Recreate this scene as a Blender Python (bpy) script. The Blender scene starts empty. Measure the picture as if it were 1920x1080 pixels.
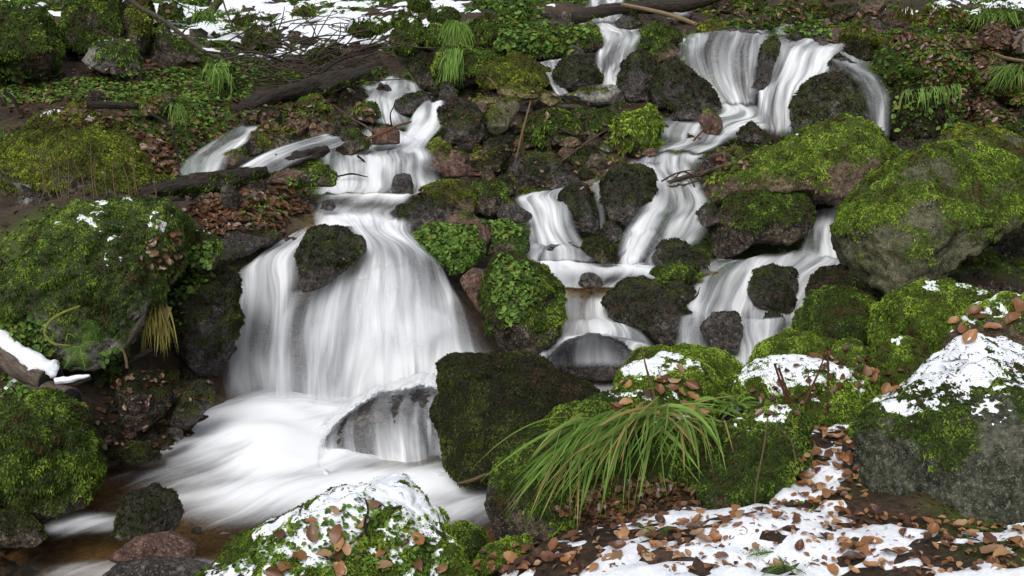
import bpy, bmesh, math, random
import numpy as np
from mathutils import Vector, Matrix

# ------------------------------------------------------------------ camera, sky, sun, exposure
scn = bpy.context.scene
COL = scn.collection
FPX = 2059.0                       # focal length in pixels of the 1920 wide photograph
PITCH = math.radians(-12.0)
CAMZ = 1.75                        # camera height above the lower pool
cam_d = bpy.data.cameras.new('camera')
cam_d.sensor_width = 36.0
cam_d.lens = 36.0 * FPX / 1920.0
cam_d.clip_start = 0.05
cam_d.clip_end = 400.0
cam = bpy.data.objects.new('camera', cam_d)
COL.objects.link(cam)
cam.location = (0, 0, CAMZ)
cam.rotation_euler = (math.radians(90) + PITCH, 0, 0)
scn.camera = cam

SUN_EL, SUN_AZ = math.radians(46), math.radians(198)   # overcast: high, very soft
world = bpy.data.worlds.new('World')
scn.world = world
world.use_nodes = True
wn, wl = world.node_tree.nodes, world.node_tree.links
wn.clear()
w_out = wn.new('ShaderNodeOutputWorld')
w_bg = wn.new('ShaderNodeBackground')
w_sky = wn.new('ShaderNodeTexSky')
w_sky.sky_type = 'NISHITA'
w_sky.sun_disc = False
w_sky.sun_elevation = SUN_EL
w_sky.sun_rotation = SUN_AZ
w_sky.dust_density = 4.0
w_hs = wn.new('ShaderNodeHueSaturation')
w_hs.inputs['Saturation'].default_value = 0.30       # cloud cover takes the blue out
w_bg.inputs['Strength'].default_value = 0.15
wl.new(w_sky.outputs[0], w_hs.inputs['Color'])
wl.new(w_hs.outputs[0], w_bg.inputs['Color'])
wl.new(w_bg.outputs[0], w_out.inputs['Surface'])
sun_d = bpy.data.lights.new('sun', 'SUN')
sun_d.energy = 1.5
sun_d.angle = math.radians(40)
sun_d.color = (1.0, 0.97, 0.93)
sun = bpy.data.objects.new('sun', sun_d)
COL.objects.link(sun)
sv = Vector((math.cos(SUN_EL) * math.sin(SUN_AZ), math.cos(SUN_EL) * math.cos(SUN_AZ), math.sin(SUN_EL)))
sun.rotation_euler = sv.to_track_quat('Z', 'Y').to_euler()
sun.location = (0, 0, 20)
scn.view_settings.view_transform = 'Standard'
scn.view_settings.look = 'None'
scn.view_settings.gamma = 1.0
scn.view_settings.use_curve_mapping = False
scn.view_settings.exposure = 0.30
scn.cycles.use_denoising = True
scn.cycles.denoiser = 'OPENIMAGEDENOISE'
scn.cycles.transparent_max_bounces = 14
scn.cycles.max_bounces = 6
scn.cycles.diffuse_bounces = 3

# ------------------------------------------------------------------ helpers
rng = np.random.default_rng(7)
CP, SP = math.cos(PITCH), math.sin(PITCH)
CAM = np.array([0.0, 0.0, CAMZ])
RIGHT = np.array([1.0, 0, 0]); FWD = np.array([0, CP, SP]); UP = np.array([0, -SP, CP])

def P(px, py, D):
    """world point seen at photo pixel (px, py), D metres north of the camera"""
    px = np.asarray(px, float); py = np.asarray(py, float); D = np.asarray(D, float)
    a = (px - 960) / FPX; b = -(py - 540) / FPX
    dy = CP - b * SP; dz = SP + b * CP
    t = D / dy
    return np.stack([a * t, D + 0 * t, CAMZ + dz * t], -1)

def depth_at_z(px, py, z):
    b = -(np.asarray(py, float) - 540) / FPX
    return (z - CAMZ) * (CP - b * SP) / (SP + b * CP)

def pix(p):
    q = np.asarray(p, float) - CAM
    zc = q @ FWD
    return 960 + FPX * (q @ RIGHT) / zc, 540 - FPX * (q @ UP) / zc

def _hash(ix, iy, iz, s):
    h = (ix * 374761393 + iy * 668265263 + iz * 2147483647 + s * 1274126177) & 0xFFFFFFFF
    h = ((h ^ (h >> 13)) * 1274126177) & 0xFFFFFFFF
    h = h ^ (h >> 16)
    h = (h * 2246822519) & 0xFFFFFFFF
    h = h ^ (h >> 15)
    return (h & 0xFFFFFF) / float(0xFFFFFF)

def vnoise(p, s=0):
    p = np.asarray(p, float)
    i = np.floor(p).astype(np.int64); f = p - i
    u = f * f * f * (f * (f * 6 - 15) + 10)
    r = 0
    for dx in (0, 1):
        for dy in (0, 1):
            for dz in (0, 1):
                w = (u[:, 0] if dx else 1 - u[:, 0]) * (u[:, 1] if dy else 1 - u[:, 1]) * (u[:, 2] if dz else 1 - u[:, 2])
                r = r + w * _hash(i[:, 0] + dx, i[:, 1] + dy, i[:, 2] + dz, s)
    return r * 2 - 1

def fbm(p, s=0, o=4, g=0.5):
    r = 0; a = 1.0; t = 0; q = np.asarray(p, float)
    for k in range(o):
        r = r + a * vnoise(q, s + k * 17); t += a; a *= g; q = q * 2.03 + 7.3
    return r / t * 1.6

def sstep(a, b, x):
    t = np.clip((x - a) / (b - a), 0, 1)
    return t * t * (3 - 2 * t)

def norm(v):
    return v / np.maximum(np.linalg.norm(v, axis=-1, keepdims=True), 1e-9)

def make_mesh(name, V, F, attrs=None, uv=None, smooth=True):
    """V (n,3); F (m,k) with k = 3 or 4; attrs: point floats; uv: per vertex"""
    V = np.ascontiguousarray(V, np.float32); F = np.ascontiguousarray(F, np.int32)
    m = bpy.data.meshes.new(name)
    k = F.shape[1]
    m.vertices.add(len(V)); m.vertices.foreach_set('co', V.ravel())
    m.loops.add(F.size); m.loops.foreach_set('vertex_index', F.ravel())
    m.polygons.add(len(F))
    m.polygons.foreach_set('loop_start', np.arange(0, F.size, k, dtype=np.int32))
    m.polygons.foreach_set('loop_total', np.full(len(F), k, np.int32))
    m.polygons.foreach_set('use_smooth', np.full(len(F), smooth, bool))
    for n, a in (attrs or {}).items():
        at = m.attributes.new(n, 'FLOAT', 'POINT')
        at.data.foreach_set('value', np.ascontiguousarray(a, np.float32))
    if uv is not None:
        l = m.uv_layers.new(name='UVMap')
        l.data.foreach_set('uv', np.ascontiguousarray(uv[F.ravel()], np.float32).ravel())
    m.update(calc_edges=True)
    m.validate()
    return m

def obj(name, mesh, mat=None, parent=None, loc=None):
    o = bpy.data.objects.new(name, mesh)
    COL.objects.link(o)
    if mat is not None and mesh is not None and not mesh.materials:
        mesh.materials.append(mat)
    if parent is not None:
        o.parent = parent
    if loc is not None:
        o.location = [float(c) for c in loc]
    return o

def tag(o, label=None, cat=None, group=None, kind=None):
    if label: o['label'] = label
    if cat: o['category'] = cat
    if group: o['group'] = group
    if kind: o['kind'] = kind
    return o

def vnormals(V, F):
    fn = np.cross(V[F[:, 1]] - V[F[:, 0]], V[F[:, 2]] - V[F[:, 0]])
    N = np.zeros_like(V)
    for k in range(F.shape[1]):
        np.add.at(N, F[:, k], fn)
    return norm(N)

# ------------------------------------------------------------------ materials
def new_mat(name):
    m = bpy.data.materials.new(name); m.use_nodes = True
    nt = m.node_tree; nt.nodes.clear()
    out = nt.nodes.new('ShaderNodeOutputMaterial')
    return m, nt, out

def N(nt, t, **kw):
    n = nt.nodes.new(t)
    for k, v in kw.items():
        if k.startswith('_'):
            setattr(n, k[1:], v)
        else:
            n.inputs[k.replace('__', ' ')].default_value = v
    return n

def ramp(nt, fac, stops):
    r = nt.nodes.new('ShaderNodeValToRGB')
    e = r.color_ramp.elements
    while len(e) < len(stops): e.new(0.5)
    for i, (p, c) in enumerate(stops):
        e[i].position = p; e[i].color = (*c, 1) if len(c) == 3 else c
    nt.links.new(fac, r.inputs['Fac'])
    return r

def mixc(nt, fac, a, b):
    m = nt.nodes.new('ShaderNodeMix'); m.data_type = 'RGBA'
    for sock, v in ((m.inputs['Factor'], fac), (m.inputs['A'], a), (m.inputs['B'], b)):
        pass
    fs = m.inputs[0]; A = m.inputs[6]; B = m.inputs[7]
    for s, v in ((fs, fac), (A, a), (B, b)):
        if hasattr(v, 'links'): nt.links.new(v, s)
        elif isinstance(v, (int, float)): s.default_value = v
        else: s.default_value = (*v, 1)
    return m.outputs[2]

def math_(nt, op, a, b=None, clamp=False):
    m = nt.nodes.new('ShaderNodeMath'); m.operation = op; m.use_clamp = clamp
    for i, v in enumerate((a, b)):
        if v is None: continue
        if hasattr(v, 'links'): nt.links.new(v, m.inputs[i])
        else: m.inputs[i].default_value = v
    return m.outputs[0]

def attr(nt, name):
    a = nt.nodes.new('ShaderNodeAttribute'); a.attribute_name = name
    return a

def stone_mat(name, c0, c1, c2, rough, film=(0.022, 0.03, 0.007), spots=None, wet=0.5):
    m, nt, out = new_mat(name)
    L = nt.links
    tc = nt.nodes.new('ShaderNodeTexCoord')
    n1 = N(nt, 'ShaderNodeTexNoise', Scale=5.0, Detail=8.0, Roughness=0.62)
    n2 = N(nt, 'ShaderNodeTexNoise', Scale=38.0, Detail=6.0, Roughness=0.7)
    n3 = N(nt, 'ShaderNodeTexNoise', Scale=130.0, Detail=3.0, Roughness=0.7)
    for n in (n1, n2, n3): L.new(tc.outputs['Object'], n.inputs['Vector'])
    f = math_(nt, 'ADD', math_(nt, 'MULTIPLY', n1.outputs[0], 0.42), math_(nt, 'MULTIPLY', n2.outputs[0], 0.58))
    r = ramp(nt, f, [(0.42, c0), (0.51, c1), (0.61, c2)])
    colr = r.outputs[0]
    if spots:
        v = N(nt, 'ShaderNodeTexNoise', Scale=26.0, Detail=5.0, Roughness=0.75)
        L.new(tc.outputs['Object'], v.inputs['Vector'])
        sr = ramp(nt, v.outputs[0], [(0.56, (0, 0, 0)), (0.64, (1, 1, 1))])
        colr = mixc(nt, sr.outputs[0], colr, spots)
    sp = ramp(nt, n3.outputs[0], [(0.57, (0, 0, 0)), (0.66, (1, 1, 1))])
    colr = mixc(nt, math_(nt, 'MULTIPLY', sp.outputs[0], 0.7), colr, tuple(min(1, 1.9 * c + 0.03) for c in c2))  # pale grain and lichen flecks, with wet glints painted into the colour
    ms = attr(nt, 'moss')
    mf = math_(nt, 'MULTIPLY', ms.outputs['Fac'], math_(nt, 'ADD', 0.55, math_(nt, 'MULTIPLY', n2.outputs[0], 0.7)), True)
    filmc = mixc(nt, n3.outputs[0], tuple(0.5 * c for c in film), tuple(1.5 * c for c in film))
    colr = mixc(nt, mf, colr, filmc)
    b = N(nt, 'ShaderNodeBsdfPrincipled')
    L.new(colr, b.inputs['Base Color'])
    rr = ramp(nt, n2.outputs[0], [(0.35, (rough * 0.6,) * 3), (0.65, (min(1, rough * 1.5),) * 3)])
    rough_s = mixc(nt, mf, rr.outputs[0], (0.9, 0.9, 0.9))
    L.new(rough_s, b.inputs['Roughness'])
    b.inputs['Specular IOR Level'].default_value = wet
    bp = N(nt, 'ShaderNodeBump', Strength=1.0, Distance=0.02)
    hsum = math_(nt, 'ADD', n2.outputs[0], math_(nt, 'MULTIPLY', n3.outputs[0], 0.45))
    L.new(hsum, bp.inputs['Height'])
    L.new(bp.outputs[0], b.inputs['Normal'])
    L.new(b.outputs[0], out.inputs['Surface'])
    return m

ST_SPEC = {
 'wet':   dict(c0=(0.004, 0.0035, 0.003), c1=(0.017, 0.0135, 0.011), c2=(0.13, 0.105, 0.088), rough=0.27, wet=0.5),
 'dark':  dict(c0=(0.007, 0.006, 0.0045), c1=(0.032, 0.026, 0.019), c2=(0.15, 0.122, 0.09), rough=0.65, wet=0.15),
 'grey':  dict(c0=(0.055, 0.052, 0.045), c1=(0.14, 0.137, 0.12), c2=(0.26, 0.25, 0.225), rough=0.75, wet=0.2, spots=(0.26, 0.27, 0.24)),
 'brown': dict(c0=(0.022, 0.015, 0.010), c1=(0.075, 0.052, 0.034), c2=(0.17, 0.125, 0.085), rough=0.6, wet=0.25),
 'red':   dict(c0=(0.025, 0.013, 0.010), c1=(0.085, 0.046, 0.034), c2=(0.20, 0.125, 0.095), rough=0.5, wet=0.3),
 'ochre': dict(c0=(0.045, 0.04, 0.016), c1=(0.13, 0.11, 0.05), c2=(0.22, 0.19, 0.10), rough=0.7, wet=0.2),
 'green': dict(c0=(0.022, 0.024, 0.012), c1=(0.066, 0.066, 0.034), c2=(0.13, 0.125, 0.075), rough=0.75, wet=0.2, spots=(0.095, 0.105, 0.07)),
 'lichen': dict(c0=(0.014, 0.015, 0.010), c1=(0.042, 0.045, 0.030), c2=(0.10, 0.10, 0.075), rough=0.85, wet=0.15, spots=(0.13, 0.16, 0.11)),
}
FILM = {'bright': (0.045, 0.066, 0.008), 'mid': (0.024, 0.037, 0.006), 'dark': (0.012, 0.013, 0.006), 'olive': (0.045, 0.05, 0.008), 'leafy': (0.022, 0.04, 0.008)}
_st = {}
def stone(style, tint):
    if (style, tint) not in _st:
        sp = ST_SPEC[style]
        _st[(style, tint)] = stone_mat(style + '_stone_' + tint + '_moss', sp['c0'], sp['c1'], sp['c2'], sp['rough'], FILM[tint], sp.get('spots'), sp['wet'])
    return _st[(style, tint)]

def moss_mat(name, dark, mid, bright, dead=(0.075, 0.05, 0.018)):
    m, nt, out = new_mat(name)
    L = nt.links
    a = attr(nt, 'tint')
    r = ramp(nt, a.outputs['Fac'], [(0.04, dead), (0.16, dark), (0.5, mid), (0.95, bright)])
    d = N(nt, 'ShaderNodeBsdfPrincipled', Roughness=0.75)
    d.inputs['Specular IOR Level'].default_value = 0.18
    L.new(r.outputs[0], d.inputs['Base Color'])
    t = N(nt, 'ShaderNodeBsdfTranslucent')
    L.new(r.outputs[0], t.inputs['Color'])
    mx = N(nt, 'ShaderNodeMixShader', Fac=0.3)
    L.new(d.outputs[0], mx.inputs[1]); L.new(t.outputs[0], mx.inputs[2])
    L.new(mx.outputs[0], out.inputs['Surface'])
    return m

MO = {
 'bright': moss_mat('bright_moss', (0.024, 0.044, 0.006), (0.118, 0.195, 0.016), (0.30, 0.42, 0.05)),
 'mid':    moss_mat('green_moss', (0.011, 0.021, 0.005), (0.058, 0.104, 0.012), (0.20, 0.295, 0.036)),
 'dark':   moss_mat('dark_moss', (0.010, 0.0115, 0.004), (0.026, 0.032, 0.007), (0.085, 0.105, 0.018), (0.06, 0.04, 0.022)),
 'olive':  moss_mat('olive_moss', (0.024, 0.031, 0.006), (0.10, 0.135, 0.013), (0.26, 0.32, 0.03)),
 'leafy':  moss_mat('small_green_leaves', (0.02, 0.045, 0.008), (0.065, 0.135, 0.022), (0.16, 0.27, 0.05), (0.16, 0.17, 0.03)),
 'grass':  moss_mat('grass_blades', (0.045, 0.075, 0.013), (0.088, 0.165, 0.026), (0.20, 0.32, 0.07), (0.27, 0.21, 0.08)),
 'straw':  moss_mat('yellow_grass_blades', (0.09, 0.075, 0.02), (0.17, 0.145, 0.035), (0.21, 0.22, 0.05), (0.13, 0.085, 0.035)),
}

def snow_material():
    m, nt, out = new_mat('snow')
    L = nt.links
    tc = nt.nodes.new('ShaderNodeTexCoord')
    n = N(nt, 'ShaderNodeTexNoise', Scale=60.0, Detail=6.0, Roughness=0.7)
    n2 = N(nt, 'ShaderNodeTexNoise', Scale=350.0, Detail=2.0)
    L.new(tc.outputs['Object'], n.inputs['Vector']); L.new(tc.outputs['Object'], n2.inputs['Vector'])
    b = N(nt, 'ShaderNodeBsdfPrincipled', Roughness=0.6)
    r = ramp(nt, n.outputs[0], [(0.3, (0.54, 0.58, 0.65)), (0.62, (0.74, 0.76, 0.80))])
    L.new(r.outputs[0], b.inputs['Base Color'])
    b.inputs['Specular IOR Level'].default_value = 0.3
    bp = N(nt, 'ShaderNodeBump', Strength=0.6, Distance=0.006)
    L.new(math_(nt, 'ADD', n.outputs[0], math_(nt, 'MULTIPLY', n2.outputs[0], 0.5)), bp.inputs['Height'])
    L.new(bp.outputs[0], b.inputs['Normal'])
    L.new(b.outputs[0], out.inputs['Surface'])
    return m
SNOW = snow_material()

def wood_mat(name, c0, c1, c2, rough=0.7):
    m, nt, out = new_mat(name)
    L = nt.links
    uvn = nt.nodes.new('ShaderNodeUVMap')
    mp = N(nt, 'ShaderNodeMapping'); mp.inputs['Scale'].default_value = (7, 1.6, 1)
    L.new(uvn.outputs[0], mp.inputs['Vector'])
    n = N(nt, 'ShaderNodeTexNoise', Scale=3.0, Detail=8.0, Roughness=0.7)
    L.new(mp.outputs[0], n.inputs['Vector'])
    r = ramp(nt, n.outputs[0], [(0.32, c0), (0.5, c1), (0.7, c2)])
    b = N(nt, 'ShaderNodeBsdfPrincipled', Roughness=rough)
    b.inputs['Specular IOR Level'].default_value = 0.2
    L.new(r.outputs[0], b.inputs['Base Color'])
    bp = N(nt, 'ShaderNodeBump', Strength=1.0, Distance=0.02)
    L.new(n.outputs[0], bp.inputs['Height']); L.new(bp.outputs[0], b.inputs['Normal'])
    L.new(b.outputs[0], out.inputs['Surface'])
    return m
WO = {
 'bark':  wood_mat('brown_bark', (0.025, 0.019, 0.014), (0.085, 0.068, 0.052), (0.19, 0.155, 0.12)),
 'rot':   wood_mat('rotten_wet_wood', (0.006, 0.005, 0.004), (0.022, 0.017, 0.013), (0.062, 0.046, 0.034), 0.45),
 'twig':  wood_mat('thin_twig_bark', (0.04, 0.028, 0.02), (0.10, 0.075, 0.055), (0.19, 0.15, 0.11)),
 'dry':   wood_mat('dry_stalk', (0.10, 0.065, 0.035), (0.22, 0.155, 0.085), (0.36, 0.28, 0.16)),
 'rust':  wood_mat('rusty_brown_stalk', (0.06, 0.025, 0.012), (0.16, 0.07, 0.032), (0.26, 0.13, 0.06)),
 'cut':   wood_mat('blackened_cut_wood', (0.004, 0.004, 0.004), (0.010, 0.009, 0.009), (0.022, 0.02, 0.018), 0.8),
 'vine':  wood_mat('yellow_green_stem', (0.17, 0.19, 0.035), (0.28, 0.31, 0.07), (0.38, 0.40, 0.12), 0.5),
}

def leaf_mat(name='dead_beech_leaf', wetness=0.0):
    m, nt, out = new_mat(name)
    L = nt.links
    oi = nt.nodes.new('ShaderNodeObjectInfo')
    at = attr(nt, 'tint')
    f = math_(nt, 'FRACT', math_(nt, 'ADD', oi.outputs['Random'], at.outputs['Fac']))
    r = ramp(nt, f, [(0.0, (0.05, 0.022, 0.012)), (0.22, (0.14, 0.058, 0.022)), (0.45, (0.27, 0.115, 0.04)), (0.68, (0.42, 0.20, 0.07)), (0.85, (0.46, 0.29, 0.15)), (1.0, (0.17, 0.09, 0.05))])
    tc = nt.nodes.new('ShaderNodeTexCoord')
    n = N(nt, 'ShaderNodeTexNoise', Scale=45.0, Detail=4.0)
    L.new(tc.outputs['Object'], n.inputs['Vector'])
    c = mixc(nt, math_(nt, 'ADD', wetness, math_(nt, 'MULTIPLY', n.outputs[0], 0.6 * (1 - wetness))), r.outputs[0], (0.030, 0.0145, 0.010))
    b = N(nt, 'ShaderNodeBsdfPrincipled', Roughness=0.45 - 0.2 * wetness)
    L.new(c, b.inputs['Base Color'])
    t = N(nt, 'ShaderNodeBsdfTranslucent'); L.new(c, t.inputs['Color'])
    mx = N(nt, 'ShaderNodeMixShader', Fac=0.2)
    L.new(b.outputs[0], mx.inputs[1]); L.new(t.outputs[0], mx.inputs[2])
    L.new(mx.outputs[0], out.inputs['Surface'])
    return m
LEAF = leaf_mat()
LEAF_WET = leaf_mat('wet_dead_leaf', 0.62)

def ground_mat():
    m, nt, out = new_mat('wet_forest_soil')
    L = nt.links
    tc = nt.nodes.new('ShaderNodeTexCoord')
    n1 = N(nt, 'ShaderNodeTexNoise', Scale=3.0, Detail=9.0, Roughness=0.7)
    n2 = N(nt, 'ShaderNodeTexNoise', Scale=34.0, Detail=6.0, Roughness=0.75)
    for n in (n1, n2): L.new(tc.outputs['Object'], n.inputs['Vector'])
    f = math_(nt, 'ADD', math_(nt, 'MULTIPLY', n1.outputs[0], 0.5), math_(nt, 'MULTIPLY', n2.outputs[0], 0.5))
    r = ramp(nt, f, [(0.36, (0.010, 0.007, 0.005)), (0.5, (0.035, 0.023, 0.015)), (0.66, (0.10, 0.064, 0.04))])
    g = attr(nt, 'moss')
    c = mixc(nt, math_(nt, 'MULTIPLY', g.outputs['Fac'], 0.85, True), r.outputs[0], (0.045, 0.068, 0.010))
    bed = attr(nt, 'bed')
    bedc = ramp(nt, n2.outputs[0], [(0.35, (0.09, 0.062, 0.034)), (0.65, (0.33, 0.245, 0.14))])
    c = mixc(nt, bed.outputs['Fac'], c, bedc.outputs[0])
    b = N(nt, 'ShaderNodeBsdfPrincipled', Roughness=0.6)
    b.inputs['Specular IOR Level'].default_value = 0.2
    L.new(c, b.inputs['Base Color'])
    bp = N(nt, 'ShaderNodeBump', Strength=0.9, Distance=0.02)
    L.new(n2.outputs[0], bp.inputs['Height']); L.new(bp.outputs[0], b.inputs['Normal'])
    L.new(b.outputs[0], out.inputs['Surface'])
    return m
GROUND = ground_mat()

def white_water_mat():
    """falling water: white threads that thin out and let the rock show between them"""
    m, nt, out = new_mat('white_falling_water')
    L = nt.links
    uvn = nt.nodes.new('ShaderNodeUVMap')
    def streak(sx, sy, det):
        mp = N(nt, 'ShaderNodeMapping'); mp.inputs['Scale'].default_value = (sx, sy, 1)
        L.new(uvn.outputs[0], mp.inputs['Vector'])
        n = N(nt, 'ShaderNodeTexNoise', Scale=1.0, Detail=det, Roughness=0.6, Distortion=0.35)
        L.new(mp.outputs[0], n.inputs['Vector'])
        return n.outputs[0]
    lo = streak(6, 0.6, 3.0); hi = streak(34, 0.8, 3.0)
    s = math_(nt, 'ADD', math_(nt, 'MULTIPLY', lo, 0.72), math_(nt, 'MULTIPLY', hi, 0.28))
    sr = N(nt, 'ShaderNodeMapRange'); sr.inputs[1].default_value = 0.37; sr.inputs[2].default_value = 0.61
    L.new(s, sr.inputs[0])
    fd = attr(nt, 'fade')
    gap = N(nt, 'ShaderNodeMapRange'); gap.inputs[1].default_value = 0.36; gap.inputs[2].default_value = 0.56
    gap.inputs[3].default_value = 0.38; gap.inputs[4].default_value = 1.0
    L.new(streak(5.5, 1.1, 2.0), gap.inputs[0])
    a = math_(nt, 'MULTIPLY', fd.outputs['Fac'], math_(nt, 'MULTIPLY', gap.outputs[0], math_(nt, 'ADD', 0.30, math_(nt, 'MULTIPLY', sr.outputs[0], 0.86))), True)
    mr = N(nt, 'ShaderNodeMapRange')
    mr.inputs[3].default_value = 0.0; mr.inputs[4].default_value = 0.97
    L.new(a, mr.inputs[0])
    wc = mixc(nt, math_(nt, 'MULTIPLY', a, 1.3, True), (0.54, 0.58, 0.63), (0.80, 0.82, 0.85))
    d = N(nt, 'ShaderNodeBsdfDiffuse'); L.new(wc, d.inputs['Color'])
    t = N(nt, 'ShaderNodeBsdfTranslucent'); L.new(wc, t.inputs['Color'])
    w = N(nt, 'ShaderNodeMixShader', Fac=0.3)
    L.new(d.outputs[0], w.inputs[1]); L.new(t.outputs[0], w.inputs[2])
    tr = N(nt, 'ShaderNodeBsdfTransparent')
    mx = N(nt, 'ShaderNodeMixShader')
    L.new(mr.outputs[0], mx.inputs[0]); L.new(tr.outputs[0], mx.inputs[1]); L.new(w.outputs[0], mx.inputs[2])
    L.new(mx.outputs[0], out.inputs['Surface'])
    return m
WHITE = white_water_mat()

def pool_mat():
    m, nt, out = new_mat('pool_water_with_foam')
    L = nt.links
    uvn = nt.nodes.new('ShaderNodeUVMap')
    def streak(sx, sy, det):
        mp = N(nt, 'ShaderNodeMapping'); mp.inputs['Scale'].default_value = (sx, sy, 1)
        L.new(uvn.outputs[0], mp.inputs['Vector'])
        n = N(nt, 'ShaderNodeTexNoise', Scale=1.0, Detail=det, Roughness=0.55, Distortion=0.6)
        L.new(mp.outputs[0], n.inputs['Vector'])
        return n.outputs[0]
    s = math_(nt, 'ADD', math_(nt, 'MULTIPLY', streak(4.5, 1.3, 3.0), 0.6), math_(nt, 'MULTIPLY', streak(16, 2.2, 3.0), 0.4))
    fd = attr(nt, 'fade')
    a = math_(nt, 'ADD', fd.outputs['Fac'], math_(nt, 'MULTIPLY', math_(nt, 'SUBTRACT', s, 0.5), 1.1))
    a = math_(nt, 'MULTIPLY', a, math_(nt, 'MULTIPLY', fd.outputs['Fac'], 4.0, True), True)
    mr = N(nt, 'ShaderNodeMapRange'); mr.interpolation_type = 'SMOOTHSTEP'
    mr.inputs[3].default_value = 0.0; mr.inputs[4].default_value = 0.98
    L.new(a, mr.inputs[0])
    d = N(nt, 'ShaderNodeBsdfDiffuse'); d.inputs['Color'].default_value = (0.76, 0.78, 0.81, 1)
    tr = N(nt, 'ShaderNodeBsdfTransparent'); tr.inputs['Color'].default_value = (0.86, 0.75, 0.57, 1)
    gl = N(nt, 'ShaderNodeBsdfGlossy', Roughness=0.22)
    bp = N(nt, 'ShaderNodeBump', Strength=0.25, Distance=0.01)
    L.new(s, bp.inputs['Height']); L.new(bp.outputs[0], gl.inputs['Normal'])
    fr = N(nt, 'ShaderNodeFresnel', IOR=1.33)
    wmx = N(nt, 'ShaderNodeMixShader')
    L.new(fr.outputs[0], wmx.inputs[0]); L.new(tr.outputs[0], wmx.inputs[1]); L.new(gl.outputs[0], wmx.inputs[2])
    mx = N(nt, 'ShaderNodeMixShader')
    L.new(mr.outputs[0], mx.inputs[0]); L.new(wmx.outputs[0], mx.inputs[1]); L.new(d.outputs[0], mx.inputs[2])
    L.new(mx.outputs[0], out.inputs['Surface'])
    return m
POOL = pool_mat()

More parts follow.
